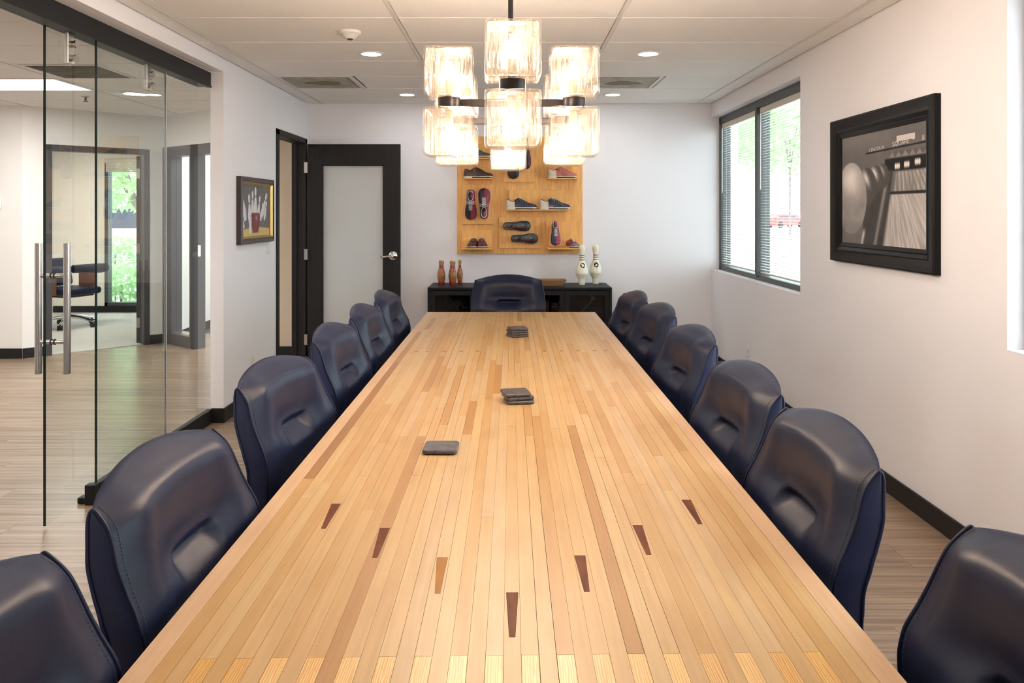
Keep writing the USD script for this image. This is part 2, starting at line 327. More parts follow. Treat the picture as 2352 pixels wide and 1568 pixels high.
# diagonal wall with the office door: local x along the wall, local y into the office
A, B = np.array([-4.85, 7.74]), np.array([-3.87, 8.68])
ang = math.atan2(*(B - A)[::-1]); LEN = float(np.linalg.norm(B - A))
d0, d1, dh = 0.20, 1.21, 2.14                                  # outer edges of the door frame along the wall
wd = xf(minus(box(0, LEN, 0, 0.12, 0, 2.62), box(d0 + 0.02, d1 - 0.02, -0.1, 0.3, -0.1, dh - 0.02)), rotz(ang), (A[0], A[1], 0))
obj('wall_hall_diagonal', wd, 'hall_paint', kind='structure', smooth=False)
obj('wall_partition', box(-3.90, -3.78, 8.70, 11.25, 0, 2.62), 'hall_paint', kind='structure', smooth=False)
WIN3 = (-5.86, -5.05, 0.10, 2.22)
wo = minus(box(-6.6, -2.0, 11.25, 11.40, 0, 2.62), box(WIN3[0], WIN3[1], 11.0, 11.6, WIN3[2], WIN3[3]))
obj('wall_office', wo, 'cream_paint', kind='structure', smooth=False)
# glazed screen from B to C, doorway beyond it
C = np.array([-3.345, 8.257]); ang2 = math.atan2(*(C - B)[::-1]); LEN2 = float(np.linalg.norm(C - B))
def scr(m): return xf(m, rotz(ang2), (B[0], B[1], 0))
obj('wall_hall_screen', scr(cat([box(-0.06, LEN2 + 0.98, 0, 0.11, 2.17, 2.62), box(LEN2 + 0.98, LEN2 + 1.06, 0, 0.11, 0, 2.62)])), 'hall_paint', kind='structure', smooth=False)
obj('wall_room_far', box(-3.78, -1.9, 10.2, 10.3, 0, 2.62), 'hall_paint', kind='structure', smooth=False)

# ceiling: every tile, the grid, the slab
ce = thing('ceiling', kind='structure')
obj('slab', box(-6.7, XR + 0.25, YN - 0.1, 11.4, 2.60, 2.68), 'plenum', ce)
GX = [XL, -1.846, -0.627, 0.592, 1.811, XR]; GY0 = 6.07
ys = [YN] + [GY0 + 0.61 * k for k in range(-12, 3)] + [YB]
hx = [-6.6, -6.04, -4.82, -3.60, -2.38, WO]; hy = [YN] + [6.17 + 0.61 * k for k in range(-12, 9)]
SKIP = {(-1.846, 6.07), (0.592, 6.07)}                         # where the air diffusers sit
for (xs, yy, room) in ((GX, ys, True), (hx, hy, False)):
    for i in range(len(xs) - 1):
        for j in range(len(yy) - 1):
            x0, x1, y0, y1 = xs[i], xs[i + 1], yy[j], yy[j + 1]
            if y1 - y0 < 0.02: continue
            if not room and (y1 < 3.2 and x1 < -2.5 or y1 > 10.9): 
                if y1 > 10.9: continue
            if room and any(abs(x0 - a) < 0.01 and abs(y0 - b) < 0.01 for a, b in SKIP): x0 += 0.61
            if not room and any(abs(x0 - a) < 0.01 and abs(y0 - (6.17 + 0.61 * k)) < 0.01 for a, k in ((-4.82, 0), (-4.82, -4), (-4.82, -8), (-6.04, 5), (-3.60, 4))): continue
            obj('tile', cbox(x0 + 0.0125, x1 - 0.0125, y0 + 0.0065, y1 - 0.0065, CZ + 0.0005, CZ + 0.018, 0.003), 'ceiling_tile', ce, smooth=False)
bars = []
for x in GX[1:-1]: bars.append(box(x - 0.009, x + 0.009, YN, YB, CZ - 0.003, CZ + 0.03))
for yv in ys[1:-1]: bars.append(box(XL, XR, yv - 0.004, yv + 0.004, CZ + 0.003, CZ + 0.03))
for x in hx[1:-1]: bars.append(box(x - 0.009, x + 0.009, YN, 10.9, CZ - 0.003, CZ + 0.03))
for yv in hy[1:-1]: bars.append(box(-6.6, WO, yv - 0.004, yv + 0.004, CZ + 0.003, CZ + 0.03))
obj('grid', cat(bars), 'grid_metal', ce, smooth=False)

# baseboards
def base(name, m): obj(name, m, 'black_base', kind='structure', smooth=False)
base('baseboard_right', cbox(XR - 0.012, XR, YN, YB, 0, 0.10, 0.003))
base('baseboard_back', cbox(XL, XR, YB - 0.012, YB, 0, 0.10, 0.003))
base('baseboard_left', cat([cbox(XL, XL + 0.012, GO[1] - 0.012, DO[0] - 0.075, 0, 0.10, 0.003), cbox(-2.068, XL, GO[1] - 0.012, GO[1], 0, 0.10, 0.003), cbox(XL, XL + 0.012, YN, GO[0], 0, 0.10, 0.003)]))
base('baseboard_hall', cat([cbox(-6.6, A[0], 7.728, 7.74, 0, 0.10, 0.003), xf(cbox(0, d0, -0.012, 0, 0, 0.10, 0.003), rotz(ang), (A[0], A[1], 0)), xf(cbox(d1, LEN + 0.005, -0.012, 0, 0, 0.10, 0.003), rotz(ang), (A[0], A[1], 0)), box(-2.75, WO, 7.848, 7.86, 0, 0.10)]))
base('baseboard_office', cat([box(-6.6, -3.9, 11.238, 11.25, 0.0, 0.10), box(-3.912, -3.90, 8.75, 11.24, 0, 0.10), box(-3.78, -3.768, 8.80, 10.2, 0, 0.10), box(-3.77, -1.9, 10.188, 10.2, 0, 0.10)]))

# windows of the right wall
def window(name, W, mull):
    y0, y1, z0, z1 = W; x0, x1 = 2.035, 2.135
    w = thing(name, kind='structure')
    fr = [cbox(x0, x1, y0, y1, z1 - 0.065, z1, 0.003), cbox(x0, x1, y0, y1, z0, z0 + 0.045, 0.003), cbox(x0, x1, y0, y0 + 0.045, z0, z1, 0.003), cbox(x0, x1, y1 - 0.045, y1, z0, z1, 0.003)]
    obj('window_frame', cat(fr), 'window_metal', w, smooth=False)
    obj('mullion', cbox(x0 - 0.012, x1, mull - 0.024, mull + 0.024, z0 + 0.03, z1 - 0.06, 0.003), 'window_metal', w, smooth=False)
    for a, b in ((y0 + 0.045, mull - 0.024), (mull + 0.024, y1 - 0.045)):
        obj('pane', box(x1 - 0.03, x1 - 0.022, a, b, z0 + 0.045, z1 - 0.065), 'window_pane', w, smooth=False)
    obj('sill', cbox(XR + 0.0008, x0, y0 + 0.001, y1 - 0.001, z0 + 0.0002, z0 + 0.006, 0.001), 'wall_paint', w, smooth=False)
window('window_1', W1, 6.436); window('window_2', W2, 1.92)
def blind(y0, y1, label, tilt, drop):
    z1, x = W1[3] - 0.066, 2.062
    b = thing('window_blind', label, 'window blind', (x, (y0 + y1) / 2, z1 - 0.05), group='blinds of the far right window')
    L = (y1 - y0) / 2
    obj('headrail', cbox(-0.014, 0.014, -L, L, 0.0, 0.05, 0.003), 'headrail', b, smooth=False)
    n = 57; zb = -(z1 - 0.05 - W1[2] - 0.075)
    sl = np.array([[(-0.0125 + 0.025 * i / 4), 0.0022 * (1 - (i / 2 - 1) ** 2)] for i in range(5)])
    for k in range(n):
        z = -0.02 + (zb + 0.02) * k / n
        P = np.zeros((5, 2, 3)); c, s = math.cos(tilt), math.sin(tilt)
        P[:, :, 0] = (sl[:, 0] * c - sl[:, 1] * s)[:, None]; P[:, :, 2] = (sl[:, 0] * s + sl[:, 1] * c)[:, None] + z
        P[:, 0, 1], P[:, 1, 1] = -L, L
        P[:, 1, 2] += drop * (k / n) ** 6; 
        Q = P.copy(); Q[:, :, 2] -= 0.0006
        obj('slat', cat([grid_mesh(P), grid_mesh(Q[::-1])]), 'blind', b, smooth=True)
    rail = np.array([[-0.010, -L, zb], [0.010, -L, zb]])
    obj('bottom_rail', cbox(-0.012, 0.012, -L, L, zb - 0.012, zb, 0.003), 'headrail', b, smooth=False)
    for yy in (-0.72 * L, 0, 0.72 * L):
        obj('ladder_cord', cyl((-0.013, yy, zb), (-0.013, yy, 0), 0.0008, 6), 'blind', b)
    obj('wand', cyl((-0.024, L - 0.045, -0.62), (-0.02, L - 0.04, 0.0), 0.004, 8), 'white_plastic', b)
blind(W1[0] + 0.05, 6.405, 'white horizontal slat blind in the nearer half of the right window', 0.10, -0.0)
blind(6.467, W1[1] - 0.05, 'white horizontal slat blind in the window half beside the back wall', 0.10, 0.0)

# far office window, with its blind rolled up
w3 = thing('window_3', kind='structure')
x0, x1, z0, z1 = WIN3
obj('window_frame', cat([cbox(x0, x0 + 0.05, 11.24, 11.36, z0, z1, 0.003), cbox(x1 - 0.05, x1, 11.24, 11.36, z0, z1, 0.003), cbox(x0, x1, 11.24, 11.36, z0, z0 + 0.05, 0.003), cbox(x0, x1, 11.24, 11.36, z1 - 0.05, z1, 0.003)]), 'window_metal', w3, smooth=False)
obj('pane', box(x0 + 0.05, x1 - 0.05, 11.30, 11.308, z0 + 0.05, z1 - 0.05), 'window_pane', w3, smooth=False)
rb = thing('raised_blind', 'tan wooden blind raised to the top of the far office window', 'window blind', ((x0 + x1) / 2, 11.21, 2.03))
for k in range(5): obj('slat', cbox(-0.36, 0.36, -0.02, 0.02, 0.026 * k, 0.026 * k + 0.022, 0.002), 'headrail', rb, smooth=False)
obj('valance', cbox(-0.38, 0.38, -0.025, 0.025, 0.13, 0.19, 0.003), 'headrail', rb, smooth=False)

# black doorway frame and the glazed door standing open against the back wall
d1_ = thing('door_1', kind='structure')
fy0, fy1, fz = DO[0], DO[1], DO[2]
obj('door_frame', cat([cbox(-2.105, XL + 0.012, fy0 - 0.055, fy0 + 0.012, 0, fz + 0.045, 0.003), cbox(-2.105, XL + 0.012, fy1 - 0.012, fy1 + 0.055, 0, fz + 0.045, 0.003), cbox(-2.105, XL + 0.012, fy0 - 0.055, fy1 + 0.055, fz, fz + 0.05, 0.003)]), 'door_black', d1_, smooth=False)
obj('door_stop', cat([box(-2.08, -2.055, fy0 + 0.012, fy0 + 0.028, 0, fz), box(-2.08, -2.055, fy1 - 0.028, fy1 - 0.012, 0, fz)]), 'door_black', d1_, smooth=False)
obj('strike_plate', cbox(-2.03, -2.0, fy0 + 0.0115, fy0 + 0.0135, 0.98, 1.09, 0.001), 'dark_metal', d1_)
for zz in (0.228, 1.047, 1.88): obj('hinge', cbox(-1.985, -1.952, fy1 - 0.022, fy1 - 0.012, zz - 0.052, zz + 0.052, 0.002), 'steel', d1_)
dx0, dx1, dy0, dy1, dz = -1.955, -1.064, 7.497, 7.541, 2.107
d2_ = thing('door_2', kind='structure')
sL, sR, tp, bt = 0.137, 0.155, 0.197, 0.26
obj('stile', cbox(dx0, dx0 + sL, dy0, dy1, 0.012, dz, 0.002), 'door_black', d2_, smooth=False)
obj('stile', cbox(dx1 - sR, dx1, dy0, dy1, 0.012, dz, 0.002), 'door_black', d2_, smooth=False)
obj('top_rail', cbox(dx0 + sL, dx1 - sR, dy0 + 0.001, dy1 - 0.001, dz - tp, dz, 0.002), 'door_black', d2_, smooth=False)
obj('bottom_rail', cbox(dx0 + sL, dx1 - sR, dy0 + 0.001, dy1 - 0.001, 0.012, bt, 0.002), 'door_black', d2_, smooth=False)
gx0, gx1 = dx0 + sL, dx1 - sR
obj('glazing_bead', cat([box(gx0, gx0 + 0.012, dy0 + 0.004, dy1 - 0.004, bt, dz - tp), box(gx1 - 0.012, gx1, dy0 + 0.004, dy1 - 0.004, bt, dz - tp), box(gx0, gx1, dy0 + 0.004, dy1 - 0.004, dz - tp - 0.012, dz - tp), box(gx0, gx1, dy0 + 0.004, dy1 - 0.004, bt, bt + 0.012)]), 'door_black', d2_, smooth=False)
obj('glass_panel', box(gx0 + 0.004, gx1 - 0.004, 7.516, 7.522, bt + 0.004, dz - tp - 0.004), 'frost_glass', d2_, smooth=False)
hx_, hz_ = at(903, 587, 7.497)[0], at(903, 587, 7.497)[2]
h = obj('door_handle', lathe([(0, 0.030), (0.010, 0.030), (0.020, 0.024), (0.030, 0.010), (0.0425, 0.004), (0.0435, 0)], 28).apply_transform(trimesh.transformations.rotation_matrix(PI / 2, [1, 0, 0])).apply_translation([hx_, dy0, hz_]), 'chrome', d2_)
obj('lever', cat([cyl((hx_, dy0 - 0.02, hz_), (hx_, dy0 - 0.062, hz_), 0.011, 14), tube([(hx_, dy0 - 0.058, hz_), (hx_ - 0.03, dy0 - 0.06, hz_ - 0.002), (hx_ - 0.075, dy0 - 0.058, hz_ - 0.008), (hx_ - 0.115, dy0 - 0.05, hz_ - 0.014)], [0.011, 0.011, 0.010, 0.008], 10)]), 'chrome', h)
obj('latch', cbox(dx1, dx1 + 0.012, dy0 + 0.012, dy0 + 0.032, hz_ - 0.02, hz_ + 0.02, 0.004), 'chrome', d2_)

# the frame, leaf and glazed screen of the rooms across the hall
def dia(m): return xf(m, rotz(ang), (A[0], A[1], 0))
d3_ = thing('door_3', kind='structure')
obj('door_frame', dia(cat([cbox(d0, d0 + 0.06, -0.012, 0.13, 0, dh, 0.003), cbox(d1 - 0.06, d1, -0.012, 0.13, 0, dh, 0.003), cbox(d0, d1, -0.012, 0.13, dh - 0.06, dh, 0.003)])), 'grey_frame', d3_, smooth=False)
hp = A + (d1 - 0.07) * (B - A) / LEN + 0.13 * np.array([-(B - A)[1], (B - A)[0]]) / LEN
la = math.atan2(0.925, -0.380)
leaf = thing('door_4', kind='structure', loc=(hp[0], hp[1], 0), rz=la)
obj('door_leaf', cbox(0.0, 0.88, -0.022, 0.022, 0.01, dh - 0.07, 0.002), 'grey_frame', leaf, smooth=False)
for zz in (0.23, 1.05, 1.88): obj('hinge', cbox(-0.006, 0.0, -0.022, 0.022, zz - 0.055, zz + 0.055, 0.001), 'steel', leaf)
w4 = thing('window_4', kind='structure')
L2 = LEN2
obj('window_frame', scr(cat([cbox(0.0, 0.19, -0.01, 0.12, 0, 2.15, 0.003), cbox(L2 - 0.10, L2, -0.01, 0.12, 0, 2.15, 0.003), cbox(0.0, L2 + 0.98, -0.01, 0.12, 2.06, 2.17, 0.003), cbox(0.19, L2 - 0.1, -0.01, 0.12, 0, 0.12, 0.003)])), 'grey_frame', w4, smooth=False)
obj('glazing_stop', scr(cat([box(0.19, L2 - 0.1, -0.004, 0.11, 0.12, 0.14)])), 'steel', w4, smooth=False)
obj('pane', scr(box(0.19, L2 - 0.10, 0.05, 0.056, 0.14, 2.06)), 'window_pane', w4, smooth=False)
obj('strike_plate', scr(cbox(L2, L2 + 0.003, 0.03, 0.065, 0.98, 1.10, 0.001)), 'steel', w4, smooth=False)

# ================================================================= OBJECTS
# sliding glass wall: track, fixed panel, sliding leaf with a ladder pull
tr = thing('sliding_door_track', 'black steel overhead track of the sliding glass door', 'track')
obj('track_rail', cbox(-2.165, -2.070, GO[0], GO[1] - 0.001, 2.316, 2.416, 0.003), 'track_black', tr, smooth=False)
obj('track_lip', box(-2.10, -2.066, GO[0], GO[1] - 0.001, 2.312, 2.322), 'track_black', tr, smooth=False)
fp = thing('fixed_glass_panel', 'fixed clear glass panel standing in a black floor rail', 'glass panel')
obj('glass_sheet', box(-2.083, -2.073, 3.907, 5.383, 0.085, 2.312), 'door_glass', fp, smooth=False)
obj('glass_edge', box(-2.0832, -2.0728, 3.903, 3.907, 0.098, 2.312), 'glass_edge', fp, smooth=False)
obj('floor_rail', cbox(-2.095, -2.058, 3.905, 5.372, 0.0, 0.098, 0.003), 'track_black', fp, smooth=False)
obj('rail_end', cbox(-2.112, -2.058, 3.86, 3.905, 0.0, 0.10, 0.003), 'track_black', fp, smooth=False)
GX_ = -2.140
sd = thing('sliding_glass_door', 'frameless glass door leaf with a steel ladder pull', 'glass door')
obj('glass_sheet', box(GX_ - 0.005, GX_ + 0.005, 3.580, 4.83, 0.012, 2.312), 'door_glass', sd, smooth=False)
obj('glass_edge', box(GX_ - 0.0052, GX_ + 0.0052, 3.576, 3.580, 0.012, 2.312), 'glass_edge', sd, smooth=False)
obj('glass_edge', box(GX_ - 0.0065, GX_ + 0.0065, 4.83, 4.835, 0.012, 2.312), 'foot_clear', sd, smooth=False, label='pale ground far edge of the glass leaf')
obj('floor_guide', cbox(-2.16, -2.118, 3.88, 3.93, 0.0, 0.03, 0.004), 'track_black', sd)
for Yc in (3.76, 4.57):
    c = obj('roller_clamp', cbox(GX_ + 0.005, GX_ + 0.022, Yc - 0.03, Yc + 0.03, 2.165, 2.318, 0.003), 'steel', sd)
    for zz in (2.195, 2.262):
        obj('clamp_bolt', cat([cyl((GX_ + 0.022, Yc, zz), (GX_ + 0.04, Yc, zz), 0.016, 18), cyl((GX_ + 0.04, Yc, zz), (GX_ + 0.048, Yc, zz), 0.019, 18)]), 'chrome', c)
YH = 3.645
ph = obj('pull_bar', cyl((-2.075, YH, 0.698), (-2.075, YH, 1.308), 0.0155, 24), 'steel', sd, label='inner upright bar of the ladder pull')
ph2 = obj('pull_bar', cyl((-2.209, YH, 0.698), (-2.209, YH, 1.308), 0.0155, 24), 'steel', sd, label='outer upright bar of the ladder pull')
for zz in (1.156, 0.846):
    obj('standoff', cyl((-2.209, YH, zz), (-2.075, YH, zz), 0.010, 16), 'steel', ph)
    obj('washer', cat([cyl((GX_ + 0.006, YH, zz), (GX_ + 0.010, YH, zz), 0.014, 18), cyl((GX_ - 0.010, YH, zz), (GX_ - 0.006, YH, zz), 0.014, 18)]), 'rubber', ph)

# ---------------------------------------------------------------- the lane-board table
TZ, PITCH = 0.762, 0.0277
TX0, TX1, TY0, TY1 = -0.5775, 0.5830, 0.42, 5.401
CXT = 0.0025
skew = lambda x: 0.020 * (x - CXT)                             # the old lane's end is cut slightly out of square
tb = thing('conference_table', 'long conference table topped with reclaimed bowling lane boards', 'table')
obj('table_core', box(TX0 + 0.004, TX1 - 0.004, TY0 + 0.004, TY1 - 0.004, TZ - 0.045, TZ - 0.0085), 'substrate', tb, smooth=False)
trng = random.Random(21)
def wedge(x0, x1, ya, yb, m, gap=0.00035, parent=tb, nm='lane_board', z0=TZ - 0.0085, z1=TZ):
    e0, e1 = skew(x0), skew(x1)
    P = [(x0 + gap, ya + gap + (e0 if ya < 1.6 and ya > TY0 + 0.01 else 0)), (x1 - gap, ya + gap + (e1 if ya < 1.6 and ya > TY0 + 0.01 else 0)), (x1 - gap, yb - gap + (e1 if yb < 1.6 else 0)), (x0 + gap, yb - gap + (e0 if yb < 1.6 else 0))]
    v = [(x, y, z0) for x, y in P] + [(x, y, z1) for x, y in P]
    f = [(0, 2, 1), (0, 3, 2), (4, 5, 6), (4, 6, 7)] + [t for i in range(4) for t in ((i, (i + 1) % 4, 4 + (i + 1) % 4), (i, 4 + (i + 1) % 4, 4 + i))]
    return obj(nm, trimesh.Trimesh(np.array(v), np.array(f), process=False), m, parent, smooth=False)
PINE_Y = 1.216
tones = [0, 1, 2, 4, 5, 7, 0, 2, 4, 3, 1, 0, 2, 5, 7, 4, 0, 6]
prev = []
for k in range(-20, 21):
    x0 = CXT + (k - 0.5) * PITCH; x1 = x0 + PITCH
    if k == -20: x0 = TX0
    if k == 20: x1 = TX1
    pine = abs(k) % 2 == 1 and abs(k) <= 17
    y = PINE_Y if pine else TY0
    if pine: wedge(x0, x1, TY0, PINE_Y, f'pine{trng.randrange(3)}', nm='pine_board')
    nb = []
    first = True
    while y < TY1 - 0.02:
        L = trng.uniform(0.45, 1.55) * (0.6 if trng.random() < 0.25 else 1)
        if first: L = trng.uniform(0.75, 1.9) if pine else trng.uniform(1.3, 2.6)
        ye = y + L
        if TY1 - ye < 0.28: ye = TY1
        while any(abs(ye - q) < 0.06 for q in prev) and ye < TY1: ye += 0.09
        ye = min(ye, TY1)
        t = trng.choice(tones)
        if abs(k) >= 20: mm = 'edge_maple'
        elif k == -19 and 2.55 < (y + ye) / 2 < 3.4: mm = 'maple8'
        else: mm = f'maple{t}'
        wedge(x0, x1, y, ye, mm, gap=trng.choice((0.00015, 0.0002, 0.00025, 0.0003, 0.0006)))
        nb.append(ye); y = ye; first = False
    prev = nb
# inlaid arrow darts, five boards apart
def dart(pxt, pyt, pyb, m):
    def g(px, py):
        Y = FPX * (EYE - TZ) / (py - 487); return (px - 1173) / FPX * Y, Y
    (xa, ya), (xb, yb) = g(pxt[0], pyt), g(pxt[1], pyb)
    wt, wb = 0.0195, 0.0075
    P = [(xb - wb / 2, yb), (xb + wb / 2, yb), (xa + wt / 2, ya), (xa - wt / 2, ya)]
    return obj('arrow_inlay', trimesh.creation.extrude_polygon(sg.Polygon(P).buffer(0.002).buffer(-0.0005), 0.0012).apply_translation([0, 0, TZ - 0.0009]), m, tb, smooth=False)
for a in (((1176.5, 1176.5), 1361, 1462, 'inlay_dark'), ((1016, 1005), 1280, 1362, 'inlay_light'), ((884, 861), 1213, 1280, 'inlay_dark'), ((772, 743), 1157, 1213, 'inlay_dark'),
          ((1332, 1348), 1276, 1358, 'inlay_dark'), ((1464, 1490), 1206, 1273, 'inlay_dark'), ((1576, 1608), 1148, 1203, 'inlay_dark')): dart(*a)
for kb in (-17, -15, -12, -9, -6, 6, 9, 12, 15, 17):
    x = CXT + kb * PITCH; Y = 3.878 + 0.02 * x
    obj('lane_dot', cyl((x, Y, TZ - 0.001), (x, Y, TZ + 0.0003), 0.0088, 16), 'walnut_dot', tb, smooth=False)
for Yc in (1.5, 4.3):
    obj('pedestal', cbox(-0.26, 0.26, Yc - 0.2, Yc + 0.2, 0.03, TZ - 0.045, 0.01), 'credenza_black', tb, smooth=False)
    obj('pedestal_foot', cbox(-0.34, 0.34, Yc - 0.28, Yc + 0.28, 0.0, 0.03, 0.006), 'credenza_black', tb, smooth=False)

# coasters
def coaster_proto(label, loc, rz, group):
    c = thing('coaster', label, 'coaster', loc, rz, group)
    slab = tm(rbox(-0.05, 0.05, -0.05, 0.05, 0.0015, 0.0125, 0.0045, 8))
    sq = sg.box(-0.041, -0.041, 0.041, 0.041).buffer(0.009, 6)
    rim = [trimesh.creation.extrude_polygon(sq.buffer(-i), 0.0001) for i in (0,)]
    man = m3.Manifold.batch_hull([m3.Manifold.cylinder(0.005, 0.012, 0.012, 24).translate((x, y, 0.0045)) for x in (-0.038, 0.038) for y in (-0.038, 0.038)] + [m3.Manifold.cylinder(0.011, 0.0095, 0.0095, 24).translate((x, y, 0.0015)) for x in (-0.038, 0.038) for y in (-0.038, 0.038)])
    obj('stone_slab', tm(man), 'marble', c, smooth=30)
    for x in (-0.035, 0.035):
        for y in (-0.035, 0.035): obj('rubber_foot', cyl((x, y, 0), (x, y, 0.0016), 0.006, 14), 'foot_clear', c)
    return c
def tpos(px, py):
    Y = FPX * (EYE - TZ) / (py - 487); return (px - 1173) / FPX * Y, Y
x, y = tpos(1013, 1033)
co = coaster_proto('grey marble coaster lying alone on the table', (x, y, TZ + 0.0003), -0.02, None)
x, y = tpos(1188, 922)
ST = 'coasters stacked in the middle of the table'
for i, (dx, dy, a, l) in enumerate(((0.006, 0, 0.16, 'bottom coaster of the three-high stack at mid table'), (0.002, 0.004, 0.30, 'middle coaster of the three-high stack at mid table'), (-0.006, 0.003, 0.20, 'topmost marble coaster of the three-high stack at mid table'))):
    dup(co, l, (x + dx, y + dy, TZ + 0.0003 + i * 0.0127), a, ST)
x, y = tpos(1188, 772)
for i, (a, l) in enumerate(((0.42, 'lowest coaster of the far stack of four'), (0.36, 'second coaster from the bottom of the far stack'), (0.40, 'third coaster from the bottom of the far stack'), (0.30, 'top coaster of the far stack of four, nearest the table end'))):
    dup(co, l, (x + 0.003 * (i % 2), y, TZ + 0.0003 + i * 0.0127), a, 'coasters stacked near the far end of the table')

# ---------------------------------------------------------------- chairs. local: sitter faces +x, origin under the crest of the back
def chair_back():
    nu, nv = 41, 64
    us = np.linspace(-1, 1, nu); zlow = 0.49
    _zt = PchipInterpolator([0, 0.33, 0.6, 0.8, 0.92, 1.0], [0.984, 0.9795, 0.970, 0.959, 0.951, 0.944]); zt = lambda u: float(_zt(abs(u)))
    half = lambda z: np.interp(z, [0.48, 0.60, 0.68, 0.76, 0.86, 0.96, 0.985], [0.215, 0.255, 0.270, 0.273, 0.262, 0.242, 0.238])
    _xf = PchipInterpolator([0.48, 0.58, 0.66, 0.72, 0.762, 0.810, 0.850, 0.895, 0.938, 0.958, 0.990], [0.080, 0.112, 0.133, 0.136, 0.128, 0.105, 0.087, 0.071, 0.050, 0.026, 0.000]); xfz = lambda z: _xf(np.clip(z, 0.48, 0.99))
    _th = PchipInterpolator([0.48, 0.60, 0.70, 0.762, 0.81, 0.85, 0.895, 0.938, 0.956, 0.990], [0.045, 0.052, 0.058, 0.064, 0.058, 0.052, 0.042, 0.027, 0.006, 0.002]); thk = lambda z: _th(np.clip(z, 0.48, 0.99))
    front = np.zeros((nv, nu, 3)); rear = np.zeros((nv, nu, 3))
    for j, u in enumerate(us):
        top = zt(u)
        s = np.linspace(0, 1, nv); z = zlow + (top - zlow) * np.sin(s * PI / 2) ** 0.92
        a = abs(u); f = xfz(z); t = thk(z)
        body = 1 - a ** 7
        low = np.interp(z, [0.70, 0.79, 0.91], [0.06, 0.35, 1.0]); puff = 0.026 * (1 - a ** 5) * low + 0.008 * np.exp(-((a - 0.72) / 0.15) ** 2) * (0.4 + 0.6 * low) - 0.016 * np.exp(-(u / 0.55) ** 2) * np.interp(z, [0.69, 0.77, 0.88, 0.945], [0.2, 1.0, 0.8, 0.0])
        w = np.clip((0.37 - a) / 0.11, 0, 1); w = w * w * (3 - 2 * w)
        w2 = np.clip((0.80 - a) / 0.5, 0, 1); w2 = w2 * w2 * (3 - 2 * w2)
        dz = z - 0.786
        crease = -0.030 * w * np.where(dz > 0, np.exp(-(dz / 0.009) ** 2), np.exp(-(dz / 0.034) ** 2)) - 0.016 * w2 * np.exp(-((dz - 0.022) / 0.040) ** 2)
        hh = (top - z); rr = 0.045; g = np.sqrt(np.clip(1 - (1 - np.clip(hh / rr, 0, 1)) ** 2, 0, 1))
        back_off = 0.022 * (1 - a ** 4) * np.clip((top - z) / 0.1, 0.3, 1)
        fx = f + puff + crease; bx = f - t - back_off
        mid = xfz(np.full_like(z, top)) - 0.012 + 0 * z
        midx = np.where(hh < rr, mid * (1 - g) + 0.5 * (fx + bx) * g, 0.5 * (fx + bx))
        thx = 0.5 * (fx - bx) * g
        yy = half(z) * u
        yy = yy * (1 + 0.0 * z)
        front[:, j] = np.stack([midx + thx, yy, z], -1)
        rear[:, j] = np.stack([midx - thx, yy, z], -1)
    return front, rear
